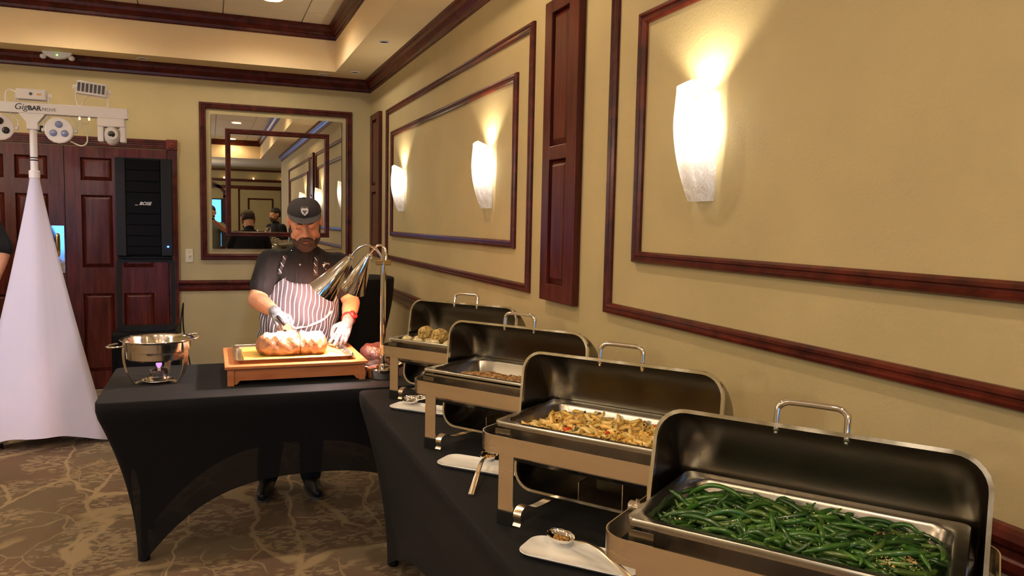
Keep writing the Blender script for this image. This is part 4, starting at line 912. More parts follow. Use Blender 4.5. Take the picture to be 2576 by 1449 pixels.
zz = [1.205, 1.262, 1.336, 1.410, 1.486, 1.632, 1.708, 1.783, 1.858]
for i in range(8):
    sl = part('grille_panel', MB().box(-.110, .102, -.014+(.003 if i % 2 else 0), .012, zz[i]+.0015, zz[i+1]-.0015), 'grille', sp, bevel=.003)
text('logo', 'BOSE', 'white', .031, (.006, -.016, 1.556), R0, sp, shear=.35, bold=.0006)
part('logo_bar', MB().add([(-.058, -.0165, 1.5445), (-.038, -.0165, 1.5445), (-.036, -.0165, 1.5475), (-.056, -.0165, 1.5475)], [(0, 1, 2, 3)]), 'white', sp)
part('blue_light', MB().ell((.146, -.014, 1.262), (.007, .003, .005), n=12, m=8), emis('blue_led', (.02, .15, 1), 25), sp, smooth=True)
lamp('speaker_led', 'POINT', (-.272, 5.87, 1.262), .015, (.05, .2, 1), .004)
sb = thing('subwoofer', 'black subwoofer box with a handle frame standing on the floor under the loudspeaker', 'speaker', (-.425, 5.9, 0))
part('cabinet', MB().box(-.215, .215, -.01, .45, .03, .665), 'speaker', sb, bevel=.02, seg=4)
part('grille_panel', MB().box(-.19, .19, -.022, -.008, .06, .62), 'grille', sb, bevel=.006)
part('feet', MB().box(-.19, -.13, .02, .08, 0, .03).box(.13, .19, .02, .08, 0, .03).box(-.19, -.13, .37, .43, 0, .03).box(.13, .19, .37, .43, 0, .03), 'blackp', sb)
o_ = [Vector((a, 0, b)) for a, b in rr(.186, .262, .05, 6)]; i2 = [Vector((a, 0, b)) for a, b in rr(.158, .225, .035, 6)]; c_ = Vector((.006, .06, .925))
part('stand_frame', MB().rings([[p+c_+Vector((0, d, 0)) for p in q] for q, d in ((o_, 0), (o_, .06), (i2, .06), (i2, 0), (o_, 0))], False, False), 'blackp', sb, auto=.6)
part('stand_frame', MB().box(-.17, .18, .02, .16, 1.178, 1.192), 'blackp', sb, bevel=.004)
tag(part('power_cable', MB().tube(smoothpath([(-.25, 6.36, .35), (-.20, 6.45, .8), (-.20, 6.5, .6), (-.14, 6.55, .2), (-.12, 6.6, .01), (-.3, 6.9, .008)], 8), .005, 8), 'blackp', None, smooth=True), 'thin black cable hanging behind the loudspeaker against the wall', 'cable')
cb = tag(part('coiled_cable', MB().tube([(-1.30+.075*math.cos(a*.35), 5.565+.075*math.sin(a*.35), .006+.0006*a) for a in range(38)], .005, 8), 'blackp', None, smooth=True), 'small loop of black cable on the carpet beside the white skirt', 'cable')
eq = thing('equipment_case', 'small black equipment case with cables on the floor behind the left table corner', 'case', (-.71, 5.775, 0), .2)
part('case', MB().box(-.10, .09, -.10, .10, 0, .12), 'blackp', eq, bevel=.006)
for k in range(5): part('connector', MB().lathe([(.010, 0), (.010, .012), (.004, .014)], n=10, T=Matrix.Translation((-.075+.035*k, -.10, .05+.02*(k % 2))) @ Matrix.Rotation(PI/2, 4, 'X')), 'chrome', eq)
# ------------------------------------------------------------------ draped high table in the corner
hb = thing('high_table', 'tall round cocktail table behind the carver in the room corner', 'table', (.985, 5.72, 0))
part('tabletop', MB().lathe([(.0, 1.03), (.285, 1.03), (.29, 1.04), (.285, 1.055), (0, 1.055)], n=40), 'ivory', hb, smooth=False); part('column', MB().tube([(0, 0, .03), (0, 0, 1.03)], .035, 16), 'blackp', hb, smooth=True); part('foot_plate', MB().lathe([(.26, 0), (.26, .01), (.05, .03), (0, .03)], n=32), 'blackp', hb)
pr = [(0, 1.060), (.28, 1.060), (.292, 1.054), (.294, 1.04), (.292, 1.01)]
for i in range(1, 20): s = i/19; z = 1.01-.99*s; pr.append((.150+.142*(max(0, 1-(s/.62)**1.6) if s < .62 else 0) + .14*max(0, (s-.62)/.38)**1.5, z))
hc = tag(part('tablecloth', MB().shell(pr, n=48), 'spandex', None, smooth=True, auto=.8), 'black stretch cover on the tall round table behind the carver', 'tablecloth'); hc.location = (.985, 5.72, 0)
# ================================================================== PEOPLE
def skin_mat(name, col):
    return plain(name, col, .48, vary=.12, vscale=30, bump=.15, bscale=160, sss=.12)
M['skin'] = skin_mat('skin', (.56, .26, .16)); M['lips'] = plain('lips', (.46, .16, .12), .4)
M['hair'] = plain('beard_hair', (.045, .022, .014), .7, bump=1, bscale=260, vary=.4, vscale=70); M['hairg'] = plain('short_hair', (.03, .02, .016), .8)
M['shirt'] = plain('black_shirt', (.011, .010, .0125), .8, bump=.8, bscale=9, sheen=.04, spec=.2, stretch=(1.6, 1, .5), bdist=.03); M['trouser'] = plain('black_trousers', (.012, .012, .014), .8)
M['capnavy'] = plain('charcoal_cap', (.028, .024, .032), .8, bump=.4, bscale=400); M['capbrim'] = plain('cap_brim', (.060, .055, .065), .8, bump=.4, bscale=400); M['captan'] = plain('tan_cap_mesh', (.13, .10, .045), .85, bump=.8, bscale=600)
M['glove'] = plain('clear_grey_glove', (.14, .145, .17), .28, coat=.4, bump=.7, bscale=38, bdist=.008, vary=.4, vscale=40); M['watch'] = plain('red_watch', (.62, .02, .03), .3, coat=.4)
M['greyshirt'] = plain('grey_green_shirt', (.10, .105, .085), .8); M['shoe'] = plain('black_shoe', (.012, .013, .016), .4); M['sole'] = plain('shoe_sole', (.10, .10, .11), .6)
M['thread'] = plain('white_thread', (.72, .70, .72), .6)
def merge(mbs, name, mat, parent, voxel, smooth=6, fac=.5, label=None):
    me = mbs.mesh('tmp'); o = bpy.data.objects.new('tmp', me); C.objects.link(o)
    r = o.modifiers.new('r', 'REMESH'); r.mode = 'VOXEL'; r.voxel_size = voxel; r.use_smooth_shade = True
    if smooth: s = o.modifiers.new('s', 'SMOOTH'); s.factor = fac; s.iterations = smooth
    dg = bpy.context.evaluated_depsgraph_get(); out = bpy.data.meshes.new_from_object(o.evaluated_get(dg)); bpy.data.objects.remove(o, do_unlink=True)
    out.name = name; out.materials.clear(); out.materials.append(M[mat] if isinstance(mat, str) else mat)
    for p in out.polygons: p.use_smooth = True
    q = bpy.data.objects.new(name, out); C.objects.link(q); q.parent = parent
    if label: q['label'] = label
    return q
def loft(m, prof, n=28):
    rs = []; P = prof
    q = [Vector(p[:3]) for p in P]
    sp_ = smoothpath([Vector((p[0], p[1], p[2])) for p in P], 5); rr_ = smoothpath([Vector((p[3], p[4], 0)) for p in P], 5)
    for c, r in zip(sp_, rr_): rs.append([Vector((c.x+r.x*math.cos(2*PI*j/n), c.y+r.y*math.sin(2*PI*j/n), c.z)) for j in range(n)])
    return m.rings(rs)
def hand(m, wrist, d, back, thumb, curl, spread=.0, g=0.0, k=1.0, tcurl=.5):
    """d: palm direction, back: back-of-hand normal, thumb: side (vector), curl: bend per finger (index..little)"""
    d = Vector(d).normalized(); back = Vector(back); back = (back-d*back.dot(d)).normalized(); s = Vector(thumb); s = (s-d*s.dot(d)-back*s.dot(back)).normalized()
    w_ = Vector(wrist); pc = w_+d*.045*k
    m.cap(w_, .024*k+g, w_+d*.03*k, .027*k+g)
    for q in (-.024, -.008, .008, .024): m.cap(w_+d*.02*k+s*q*.7*k, .014*k+g, w_+d*.082*k+s*q*1.05*k, .0125*k+g)
    L = (.074, .080, .074, .058)
    for i, q in enumerate((.028, .0095, -.009, -.027)):
        p = w_+d*.084*k+s*q*k; a = curl[i]; dd = (d+s*spread*(1.5-i)*.25).normalized(); seg = (.42, .32, .26); r = (.0092, .0085, .0078, .0068)
        ang = 0
        for j, sgl in enumerate(seg):
            ang += a*(.8 if j == 0 else 1.0); dirv = (dd*math.cos(ang)-back*math.sin(ang)).normalized(); p2 = p+dirv*L[i]*sgl*k
            m.cap(p, (r[j]+g)*k, p2, (r[j+1]+g)*k, n=10, m=3); p = p2
    p = w_+d*.022*k+s*.026*k-back*.006*k; td = (d*.65+s*.65-back*.25).normalized(); p2 = p+td*.04*k; m.cap(p, .013*k+g, p2, .0105*k+g); td2 = (d*.9+s*(.45-tcurl)-back*tcurl).normalized(); p3 = p2+td2*.032*k; m.cap(p2, .0105*k+g, p3, .0092*k+g); td3 = (d*.9+s*(.1-tcurl)-back*tcurl).normalized(); m.cap(p3, .0092*k+g, p3+td3*.024*k, .0075*k+g)
def head_prims(m, T, k=1.0):
    E = lambda c, r: m.ell(c, r, T, 22, 14)
    def K(a, ra, b, rb): m.cap(T @ Vector(a), ra, T @ Vector(b), rb, n=12)
    E((0, .012, .034), (.077, .090, .078)); E((0, -.020, -.012), (.071, .073, .078)); E((0, -.028, -.058), (.060, .058, .050)); E((0, -.045, -.088), (.040, .038, .030)); E((0, -.068, -.104), (.023, .019, .018))
    for s in (-1, 1):
        E((s*.038, -.062, -.034), (.026, .024, .026)); E((s*.030, -.082, .026), (.026, .012, .009)); E((s*.0305, -.076, .006), (.017, .012, .0115)); E((s*.013, -.104, -.030), (.0095, .012, .008)); E((s*.083, .008, .002), (.010, .020, .033)); E((s*.076, .004, -.020), (.010, .012, .016)); E((s*.058, -.02, -.065), (.016, .03, .022))
        K((s*.018, -.094, -.040), .006, (s*.040, -.078, -.066), .008)
    K((0, -.086, .016), .009, (0, -.112, -.024), .0125); E((0, -.115, -.028), (.0125, .012, .010)); E((0, -.097, -.052), (.022, .010, .010)); E((0, -.096, -.068), (.022, .0085, .007)); E((0, -.088, -.085), (.02, .012, .012))
def person(label, J, o, detail=1, group=None):
    t = thing('person', label, 'person', J['ground'], 0, group); inv = Matrix.Translation(-Vector(J['ground']))
    V = .0042 if detail else .011; hp = J['head']; T = inv @ Matrix.Translation(hp) @ Matrix.Rotation(J.get('yaw', 0), 4, 'Z') @ Matrix.Rotation(J.get('roll', 0), 4, 'Y') @ Matrix.Rotation(J['pitch'], 4, 'X')
    g = lambda p: inv @ Vector(p)
    body = MB(); head_prims(body, T)
    nk = g(J['neck']); body.cap(T @ Vector((0, .022, -.06)), .056, nk, .060); body.cap(T @ Vector((0, .035, -.02)), .06, nk, .058)
    tor = [tuple(g(p[:3]))+tuple(p[3:]) for p in J['torso']]; loft(body, [(a, b, c, d*.86, e*.86) for a, b, c, d, e in tor])
    sh = MB(); loft(sh, tor)
    sh.cap(nk+Vector((0, 0, -.02)), .068, nk+Vector((0, 0, .012)), .062)
    tr_ = MB(); ap = {}
    for s in ('L', 'R'):
        S_, E_, W_ = g(J['sh'+s]), g(J['el'+s]), g(J['wr'+s])
        body.cap(S_, .060, E_, .045); body.cap(E_, .046, E_.lerp(W_, .35), .044); body.cap(E_.lerp(W_, .35), .044, W_, .027)
        sl = J.get('sleeve', .75); sh.cap(S_, .078, S_.lerp(E_, sl), .067); sh.cap(nk.lerp(S_, .35)+Vector((0, 0, -.035)), .055, S_, .074)
        if sl >= 1: sh.cap(E_, .058, W_.lerp(E_, .1), .038)
        hd = J['hand'+s]; hand(body, W_, hd[0], hd[1], hd[2], hd[3], hd[4] if len(hd) > 4 else 0, 0, hd[5] if len(hd) > 5 else 1)
        H_, K_, A_ = g(J['hip'+s]), g(J['knee'+s]), g(J['ank'+s])
        for mm, e in ((body, 0), (tr_, .014)): mm.cap(H_, .085+e, K_, .056+e); mm.cap(K_, .056+e, K_.lerp(A_, .3), .055+e); mm.cap(K_.lerp(A_, .3), .055+e, A_, .036+e*1.6)
        td = Vector(J.get('toe'+s, (0, -1, 0))).normalized(); body.cap(A_+Vector((0, 0, -.03)), .034, A_+td*.13+Vector((0, 0, -.055)), .024)
        shm = MB(); shm.cap(A_+Vector((0, 0, -.035))-td*.02, .042, A_+td*.10+Vector((0, 0, -.048)), .038); shm.cap(A_+td*.10+Vector((0, 0, -.048)), .038, A_+td*.165+Vector((0, 0, -.056)), .028); shm.cap(A_, .040, A_+Vector((0, 0, -.04)), .042)
        sho = merge(shm, 'shoe', o.get('shoe', 'shoe'), t, .006, 3)
        so = MB(); b0 = A_-td*.055; sd = Vector((-td.y, td.x, 0)); zf = -J['ground'][2]; P = []
        for a_, w_ in ((0, .026), (.03, .036), (.09, .036), (.15, .042), (.20, .040), (.235, .026), (.248, .008)): P.append((b0+td*a_, w_))
        lo = [p-sd*w_ for p, w_ in P]+[p+sd*w_ for p, w_ in reversed(P)]; part('sole', MB().rings([[Vector((p.x, p.y, 0.001)) for p in lo], [Vector((p.x, p.y, .009)) for p in lo]]), 'sole', sho)
        if o.get('gloves'):
            gm = MB(); hand(gm, W_, hd[0], hd[1], hd[2], hd[3], hd[4] if len(hd) > 4 else 0, .0022, hd[5] if len(hd) > 5 else 1); dv = (E_-W_).normalized(); gm.cap(W_+dv*.012, .0315, W_, .0295)
            merge(gm, 'glove', 'glove', t, .0035, 2)
    hpz = g(J['torso'][0][:3]); tr_.cap(g(J['hipL'])+Vector((0, 0, .03)), .098, g(J['hipR'])+Vector((0, 0, .03)), .098)
    bo = merge(body, 'body', o.get('skin', 'skin'), t, V, 5 if detail else 2)
    shirt = merge(sh, 'shirt', o.get('shirt', 'shirt'), t, .007 if detail else .014, 7)
    merge(tr_, 'trousers', o.get('trousers', 'trouser'), t, .010, 6)
    # hair under everything
    hm = MB(); 
    if o.get('cap'):
        hm.ell((0, .045, .010), (.0815, .070, .060), T)
    else:
        hm.ell((0, .022, .050), (.084, .098, .088), T); hm.ell((0, .04, .0), (.083, .085, .07), T)
    hr = merge(hm, 'hair', o.get('hair', 'hairg'), t, .006, 2)
    if o.get('beard'):
        b = MB(); E = lambda c, r: b.ell(c, r, T, 18, 12)
        K = lambda a, ra, c, rb: b.cap(T @ Vector(a), ra, T @ Vector(c), rb, n=12)
        for s in (-1, 1):
            K((s*.004, -.109, -.049), .0095, (s*.026, -.101, -.057), .0098); K((s*.026, -.100, -.054), .0085, (s*.038, -.086, -.074), .008); K((s*.038, -.086, -.074), .0085, (s*.034, -.080, -.098), .013)
            K((s*.036, -.064, -.102), .020, (s*.060, -.030, -.078), .016); K((s*.060, -.030, -.078), .014, (s*.069, -.008, -.045), .010); K((s*.069, -.008, -.045), .0095, (s*.0745, .0, .005), .006)
        E((0, -.107, -.052), (.024, .010, .0085)); E((0, -.088, -.084), (.036, .018, .022)); E((0, -.094, -.072), (.030, .0105, .014)); E((0, -.068, -.112), (.042, .032, .026)); E((0, -.088, -.098), (.024, .014, .014)); E((0, -.03, -.115), (.04, .04, .02))
        merge(b, 'beard', 'hair', t, .004, 2, .4)
        part('lips', MB().ell((0, -.1055, -.0705), (.0155, .0062, .0038), T, 16, 8), 'lips', t, smooth=True)
    if detail:
        for s in (-1, 1):
            e_ = MB().tube([T @ Vector((s*(.0305+.0155*math.cos(a)), -.0895+.004*abs(math.cos(a)), .0015-.004*math.sin(a))) for a in [PI*i/8 for i in range(9)]], .0012, 6)
            part('eyelashes', e_, 'hair', t, smooth=True)
            part('eyebrow', MB().tube([T @ Vector((s*x, y, z)) for x, y, z in ((.012, -.0955, .022), (.022, -.0965, .027), (.034, -.0935, .029), (.048, -.083, .023))], [.002, .0036, .0034, .0016], 8), 'hair', t, smooth=True)
    if o.get('cap'):
        def dome(grow=0.0, n=48, mm=16):
            m = MB(); rs = []; z0, zt = .053, .134
            for i in range(mm+1):
                f = i/mm; ph_ = PI/2*f; q = max(math.cos(ph_)**.72, .002); row = []
                for j in range(n):
                    a = 2*PI*j/n; x = (.0855+grow)*q*math.cos(a); y = (.1035+grow)*q*math.sin(a); y += .006-.014*f
                    row.append(Vector((x, y, z0+(zt-z0)*math.sin(ph_)*(1-.34*max(0, min(1, y/.10))))))
                rs.append(row)
            return m.rings(rs, False, False)
        dm = dome(); cut = lambda f: sum(dm.v[k][1] for k in f)/len(f) > .030+.35*abs(sum(dm.v[k][0] for k in f)/len(f))*-1+.02
        fr_ = MB(); bk = MB(); fr_.v = [tuple(T @ Vector(q)) for q in dm.v]; bk.v = list(fr_.v); fr_.f = [f for f in dm.f if not cut(f)]; bk.f = [f for f in dm.f if cut(f)]
        cp = part('cap', fr_, o['cap'][0], t, smooth=True); part('cap_mesh', bk, o['cap'][1], cp, smooth=True)
        part('cap_button', MB().ell((0, -.008, .135), (.007, .007, .004), T, 10, 6), o['cap'][0], cp, smooth=True)
        br = MB(); rs = []; n = 20
        for dz in (0, .004):
            for i in range(7):
                f = i/6; row = []
                for j in range(n+1):
                    a = PI+.32+(PI-.64)*j/n; x = .0850*math.cos(a); y0 = .006+.104*math.sin(a); ex = .074*math.sin((j/n)*PI)**.55*f; y = y0-ex; row.append(T @ Vector((x*(1+.02*f), y,   .062+.002*f-.010*(abs(x)/.08)**2*f+dz-.004)))
                rs.append(row)
        lo_, hi_ = rs[:7], rs[7:]; br.rings(lo_+hi_[::-1]+[lo_[0]], False, False, closed=False); part('brim', br, o['cap'][2], cp, smooth=True, auto=.9)
    return t, T, shirt, inv, bo
def drape(bvh, x, z, y0, off=.003):
    h = bvh.ray_cast(Vector((x, y0-2, z)), Vector((0, 1, 0)))
    return Vector((x, (h[0].y if h[0] is not None else y0)-off, z))
# ---- the carver
GX = (.39, 4.24, 0)
Jc = dict(ground=GX, head=Vector((.458, 4.128, 1.457)), pitch=math.radians(22), roll=math.radians(-2.5), yaw=-.10, neck=(.468, 4.215, 1.325),
  torso=[(.425, 4.30, .74, .165, .12), (.432, 4.295, .85, .180, .135), (.445, 4.275, .95, .190, .150), (.452, 4.265, 1.03, .188, .148), (.462, 4.25, 1.13, .190, .135), (.466, 4.245, 1.21, .192, .115), (.468, 4.24, 1.27, .150, .088), (.468, 4.23, 1.325, .075, .066)],
  shL=(.300, 4.245, 1.238), elL=(.222, 4.170, 1.052), wrL=(.298, 3.955, 1.012), shR=(.640, 4.245, 1.222), elR=(.702, 4.150, 1.030), wrR=(.652, 3.965, .950), sleeve=.62,
  handL=((.35, -.72, -.62), (-.15, -.55, .75), (.8, .1, -.3), (1.25, 1.3, 1.3, 1.25), 0, .92),
  handR=((-.42, -.62, -.62), (.15, -.75, .62), (-.75, .45, .3), (.12, .10, .55, .75), .5, .95),
  hipL=(.335, 4.31, .80), kneeL=(.31, 4.27, .43), ankL=(.278, 4.29, .085), hipR=(.51, 4.31, .80), kneeR=(.51, 4.26, .43), ankR=(.500, 4.25, .085), toeL=(-.25, -1, 0), toeR=(.1, -1, 0))
ch, Tc, shirt, inv, bo = person('bearded person in a dark cap and striped apron carving the roast', Jc, dict(cap=('capnavy', 'captan', 'capbrim'), beard=1, gloves=1), 1)
bo['label'] = 'face, neck and forearms'
bv = BVHTree.FromPolygons([v.co for v in shirt.data.vertices], [list(p.vertices) for p in shirt.data.polygons])
gx = Vector(GX)
# apron
am, nt, p_ = nodes('striped_apron'); uvn = N(nt, 'ShaderNodeUVMap', uv_map='UVMap'); sx_ = N(nt, 'ShaderNodeSeparateXYZ'); nt.links.new(uvn.outputs[0], sx_.inputs[0])
mu = N(nt, 'ShaderNodeMath', operation='MULTIPLY'); nt.links.new(sx_.outputs[0], mu.inputs[0]); mu.inputs[1].default_value = 1/.0225
fr_ = N(nt, 'ShaderNodeMath', operation='FRACT'); nt.links.new(mu.outputs[0], fr_.inputs[0]); lt = N(nt, 'ShaderNodeMath', operation='LESS_THAN'); nt.links.new(fr_.outputs[0], lt.inputs[0]); lt.inputs[1].default_value = .17
mxn = N(nt, 'ShaderNodeMix', data_type='RGBA'); nt.links.new(lt.outputs[0], mxn.inputs[0]); mxn.inputs[6].default_value = (.072, .060, .080, 1); mxn.inputs[7].default_value = (.80, .78, .80, 1); nt.links.new(mxn.outputs[2], p_.inputs['Base Color']); p_.inputs['Roughness'].default_value = .8; M['apron'] = am
def apron():
    tor = Jc['torso']; NZ, NA = 46, 60; m = MB(); UV = []
    def cs(z):
        q = sorted(tor, key=lambda p: p[2])
        for a, b in zip(q, q[1:]):
            if a[2] <= z <= b[2]:
                f = (z-a[2])/(b[2]-a[2]); f = f*f*(3-2*f)*.5+f*.5; return [a[i]+(b[i]-a[i])*f for i in range(5)]
        return q[0] if z < q[0][2] else q[-1]
    for i in range(NZ+1):
        s = i/NZ
        for j in range(NA+1):
            u = -1+2*j/NA; ztop = 1.172-.034*(1-u*u)**1.0 if True else 0; z = ztop+(.42-ztop)*s
            c = cs(z); w0 = .088/ .19; hw = (.50+ (1.62-.50)*min(1, max(0, (1.172-z)/.17))**.8)
            a = -PI/2+u*hw; e = .012+.010*max(0, (.95-z)/.3)+.0035*math.sin(u*21+z*34)*min(1, s*6)+.003*math.sin(z*55+u*7)
            x = c[0]+(c[3]+e)*math.cos(a); y = c[1]+(c[4]+e)*math.sin(a)
            if z < .82: y -= (.82-z)*.06; x += (x-c[0])*(.82-z)*.25
            m.v.append((x-gx.x, y-gx.y, z)); UV.append((u*hw*.185+.003*math.sin(z*45+u*5), z))
    for i in range(NZ):
        for j in range(NA): a = i*(NA+1)+j; m.f.append((a, a+1, a+NA+2, a+NA+1))
    me = bpy.data.meshes.new('apron'); me.from_pydata(m.v, [], m.f); ul = me.uv_layers.new(name='UVMap')
    for l in me.loops: ul.data[l.index].uv = UV[l.vertex_index]
    for p in me.polygons: p.use_smooth = True
    me.materials.append(am); o = bpy.data.objects.new('apron', me); C.objects.link(o); o.parent = ch; sd = o.modifiers.new('s', 'SOLIDIFY'); sd.thickness = .002; sd.offset = -1
    return o, BVHTree.FromPolygons([Vector(v) for v in m.v], m.f)
apr, abv = apron()
M['apband'] = plain('apron_band', (.33, .26, .30), .7)
def strip(pts, w_, bvh, mat, name, parent, off=.004, y0=0):
    P = []
    for x, z in pts: P.append(drape(bvh, x-gx.x, z, y0, off))
    P = smoothpath(P, 5); m = MB(); rs = []
    for i, p in enumerate(P):
        t_ = P[min(i+1, len(P)-1)]-P[max(i-1, 0)]; s_ = Vector((t_.z, 0, -t_.x)).normalized()*w_; rs.append([p-s_, p+s_, p+s_+Vector((0, .002, 0)), p-s_+Vector((0, .002, 0))])
    return part(name, m.rings(rs), mat, parent), P
def wz(px, py, Y=4.1): q = at(px, py, Y); return (q.x, q.z)
bandp = [wz(742, 828), wz(760, 824), wz(785, 818), wz(810, 808), wz(828, 796), wz(838, 785)]
strip(bandp, .006, abv, 'apband', 'waist_tie', apr, .006)
kp = drape(abv, wz(737, 826)[0]-gx.x, wz(737, 826)[1], 0, .008)
part('knot', MB().ell(tuple(kp), (.016, .009, .010), n=12, m=8).tube([kp, kp+Vector((-.02, -.004, .006)), kp+Vector((-.03, -.002, -.006)), kp+Vector((-.01, -.003, -.012))], .004, 8).tube([kp, kp+Vector((.012, -.004, -.02)), kp+Vector((.018, -.003, -.045))], .004, 8), 'apband', apr, smooth=True)
for pts in ([wz(706, 692), wz(714, 668), wz(723, 644)], [wz(796, 694), wz(797, 668), wz(801, 645), wz(807, 622)]):
    o, P = strip(pts, .011, bv, 'capnavy', 'neck_strap', apr, .004)
    for i in range(2, len(P)-1, 3):
        p = P[i]+Vector((0, -.0015, 0)); part('strap_stripe', MB().rings([[p+Vector((-.010-.0015, 0, .012)), p+Vector((-.010+.0015, 0, .013)), p+Vector((.006+.0015, 0, -.012)), p+Vector((.006-.0015, 0, -.013))], [q+Vector((0, .001, 0)) for q in [p+Vector((-.010-.0015, 0, .012)), p+Vector((-.010+.0015, 0, .013)), p+Vector((.006+.0015, 0, -.012)), p+Vector((.006-.0015, 0, -.013))]]]), 'thread', apr)
for px, py in ((739, 632), (757, 667)):
    x, z = wz(px, py); p = drape(bv, x-gx.x, z, 0, .002); part('snap_button', MB().lathe([(.0055, 0), (.0055, .002), (.002, .003), (0, .003)], n=14, T=Matrix.Translation(p) @ Matrix.Rotation(PI/2, 4, 'X')), 'chrome', shirt)
# placket and collar
pk, _ = strip([wz(748, 700), wz(748, 680), wz(757, 655), wz(762, 640)], .0016, bv, 'blackp', 'placket_seam', shirt, .0015)
for s, pts in ((-1, [wz(727, 626), wz(736, 634), wz(748, 638), wz(757, 634)]), (1, [wz(798, 622), wz(792, 631), wz(782, 637), wz(772, 636)])):
    strip(pts, .010, bv, 'shirt', 'collar', shirt, .006)
# chest emblem
x, z = wz(820, 672); e = drape(bv, x-gx.x, z, 0, .003)
part('emblem', MB().add([e+Vector(q) for q in ((-.012, 0, .012), (.004, 0, .014), (.003, 0, .006), (-.003, 0, .004), (-.002, 0, -.012), (-.008, 0, -.014), (-.008, 0, .002))], [tuple(range(7))]).add([e+Vector(q) for q in ((-.010, 0, -.017), (.008, 0, -.016), (.008, 0, -.012), (-.008, 0, -.013))], [(0, 1, 2, 3)]), 'thread', shirt)
text('emblem_text', 'TOM\'S', 'thread', .011, e+Vector((.010, -.001, .016)), (PI/2, .2, 0), shirt)
# cap badge: shield with a curled mark
Tb = Tc @ Matrix.Translation((0, -.0995, .096)) @ Matrix.Rotation(-.25, 4, 'X')
sh_ = [(-.018, .014), (-.009, .018), (0, .0165), (.009, .018), (.018, .014), (.0175, 0), (.012, -.011), (0, -.020), (-.012, -.011), (-.0175, 0)]
cap_ = [o for o in ch.children if o.name.startswith('cap')][0]
bd_ = part('badge', MB().rings([[Tb @ Vector((a, -.0045, b)) for a, b in sh_], [Tb @ Vector((a, .004, b)) for a, b in sh_]]), 'thread', cap_)
bm2 = MB()
for s in (-1, 1):
    for P in ([(s*.004, .010), (s*.007, .003), (s*.003, -.002), (s*.001, -.008)], [(s*.012, .002), (s*.008, .006), (s*.003, .004), (s*.001, .001)], [(s*.008, -.012), (s*.003, -.010), (s*.001, -.006)]):
        bm2.tube([Tb @ Vector((a, -.0050, b)) for a, b in P], .0011, 6)
bm2.ell((0, -.0050, .001), (.0035, .001, .0035), Tb, 10, 6); part('badge_mark', bm2, 'capnavy', cap_)
for i, chh in enumerate('ARIAT'):
    a = (i-2)*.0085; z_ = .0245-abs(i-2)**2*.0010; q = Tb @ Matrix.Translation((a, -.0040, z_)) @ Matrix.Rotation((i-2)*.12, 4, 'Y') @ Matrix.Rotation(PI/2, 4, 'X')
    o = text('cap_letter', chh, 'thread', .0075, (0, 0, 0), (0, 0, 0), cap_); o.matrix_local = q
# watch
wr = inv @ Vector(Jc['wrR']); el = inv @ Vector(Jc['elR']); d = (el-wr).normalized(); cw = wr+d*.040
q = Vector((0, 0, 1)).rotation_difference(d).to_matrix().to_4x4(); Tw_ = Matrix.Translation(cw) @ q
wt = part('wristwatch', MB().shell([(.033, -.012), (.0355, -.011), (.0355, .011), (.033, .012), (.032, .0), (.033, -.012)], n=28, T=Tw_), 'watch', ch, smooth=True)
fdir = Vector((.45, -.80, .35)); fdir = (fdir-d*fdir.dot(d)).normalized(); Tf = Matrix.Translation(cw+fdir*.034) @ Vector((0, 0, 1)).rotation_difference(fdir).to_matrix().to_4x4()
part('watch_case', MB().lathe([(.022, -.004), (.024, .0), (.023, .008), (.017, .011)], n=24, T=Tf), 'watch', wt, smooth=True); part('watch_face', MB().lathe([(.017, .0105), (0, .0115)], n=20, T=Tf), 'lens_dark', wt)
# knife held in the right hand
kn = thing('carving_knife', 'carving knife in the gloved fist, its blade just above the roast', 'knife', at(708, 812, 3.875)); o1 = kn.location.copy()
a = at(702, 800, 3.89)-o1; b = at(716, 818, 3.865)-o1; tp = at(738, 837, 3.84)-o1; dn = (tp-a).normalized(); sd = Vector((dn.z, 0, -dn.x)).normalized()*-1
part('handle', MB().tube([a-dn*.015, a-dn*.01, a, b], [.006, .008, .008, .007], 12), 'blackp', kn, smooth=True)
bl = [b+sd*.017, b-sd*.013, tp-sd*.012, tp+dn*.024+sd*.004, tp+sd*.016]; th_ = Vector((0, .0012, 0)); part('blade', MB().rings([[v-th_ for v in bl], [v+th_ for v in bl]]), 'steel', kn)
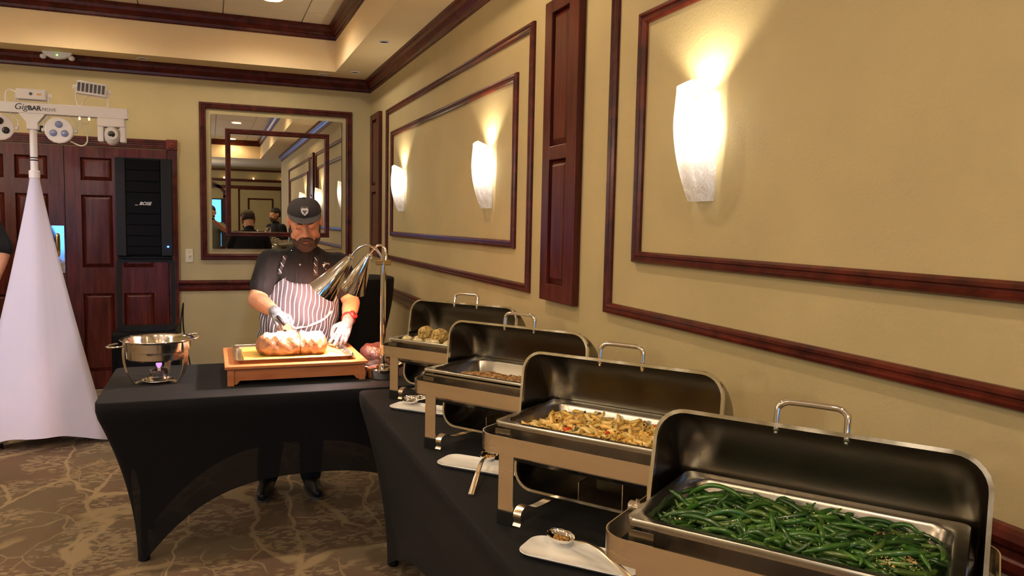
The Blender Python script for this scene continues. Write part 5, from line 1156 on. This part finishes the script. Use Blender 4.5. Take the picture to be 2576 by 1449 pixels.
# ---- bystander at the left edge
def stand(x, y, face, h=1.0, arms=None, **k):
    f = Vector((math.cos(face), math.sin(face), 0)); s = Vector((f.y, -f.x, 0)); B = Vector((x, y, 0)); g_ = lambda a, b, c: tuple(B+s*a+f*b+Vector((0, 0, c*h)))
    J = dict(ground=(x, y, 0), head=Vector(g_(0, .03, 1.50)), pitch=k.get('pitch', .1), yaw=face+PI/2, neck=g_(0, 0, 1.36))
    J['torso'] = [(*g_(0, 0, .80)[:3], .16, .12), (*g_(0, 0, .95), .17, .13), (*g_(0, 0, 1.10), .17, .125), (*g_(0, 0, 1.22), .175, .115), (*g_(0, 0, 1.31), .14, .085), (*g_(0, 0, 1.36), .07, .06)]
    if abs(math.cos(face)) > .7: J['torso'] = [(a, b, c, e, d) for a, b, c, d, e in J['torso']]
    J.update(shL=g_(-.17, 0, 1.27), shR=g_(.17, 0, 1.27), elL=g_(-.23, -.02, 1.02), elR=g_(.23, -.02, 1.02), wrL=g_(-.22, .10, .80), wrR=g_(.22, .10, .80), hipL=g_(-.09, 0, .80), hipR=g_(.09, 0, .80), kneeL=g_(-.10, .02, .44), kneeR=g_(.10, .02, .44), ankL=g_(-.10, -.01, .085), ankR=g_(.10, -.01, .085), toeL=tuple(f), toeR=tuple(f), sleeve=k.get('sleeve', .75))
    dn = (0, 0, -1); J['handL'] = (dn, tuple(-s), tuple(f), (.3,)*4); J['handR'] = (dn, tuple(s), tuple(f), (.3,)*4)
    if arms: J.update({a: (g_(*b) if a[:2] != 'ha' else b) for a, b in arms.items()})
    return J
J = stand(-1.60, 6.42, -PI/2, 1.0); J.update(shL=(-1.76, 6.42, 1.30), elL=(-1.84, 6.40, 1.03), wrL=(-1.62, 6.22, .92), shR=(-1.455, 6.42, 1.405), elR=(-1.355, 6.40, 1.215), wrR=(-1.415, 6.30, .955)); J['handR'] = ((-.2, -.5, -.8), (1, 0, 0), (0, -1, 0), (.4,)*4)
J['handL'] = ((.8, -.3, -.3), (0, -1, .3), (0, 0, 1), (.5,)*4); J['sleeve'] = .95
person('person in a dark shirt cut off by the left photo edge, one arm showing', J, dict(), 0)
# ---- two people seen only in the mirror
J = stand(.02, -.50, PI/2, 1.04, dict(elR=(.25, .20, 1.20), elL=(-.22, .20, 1.20), wrR=(.05, .40, 1.36), wrL=(-.10, .40, 1.36)), pitch=.05)
J['handR'] = ((-.5, .3, .8), (.6, -.7, 0), (0, 0, 1), (.9,)*4); J['handL'] = ((.5, .3, .8), (-.6, -.7, 0), (0, 0, 1), (.9,)*4)
person('person in a grey-green shirt holding up a phone, seen only in the mirror', J, dict(shirt='greyshirt'), 0)
ph_ = thing('phone', 'dark phone held up by the person reflected in the mirror', 'phone', (0, -.055, 1.47)); part('body', MB().box(-.075, .075, -.006, .004, -.037, .037), 'blackp', ph_, bevel=.004)
J = stand(1.16, -.55, PI*.80, 1.03); person('bearded person in a black jacket seen only in the mirror near the right wall', J, dict(beard=1, sleeve=1), 0)
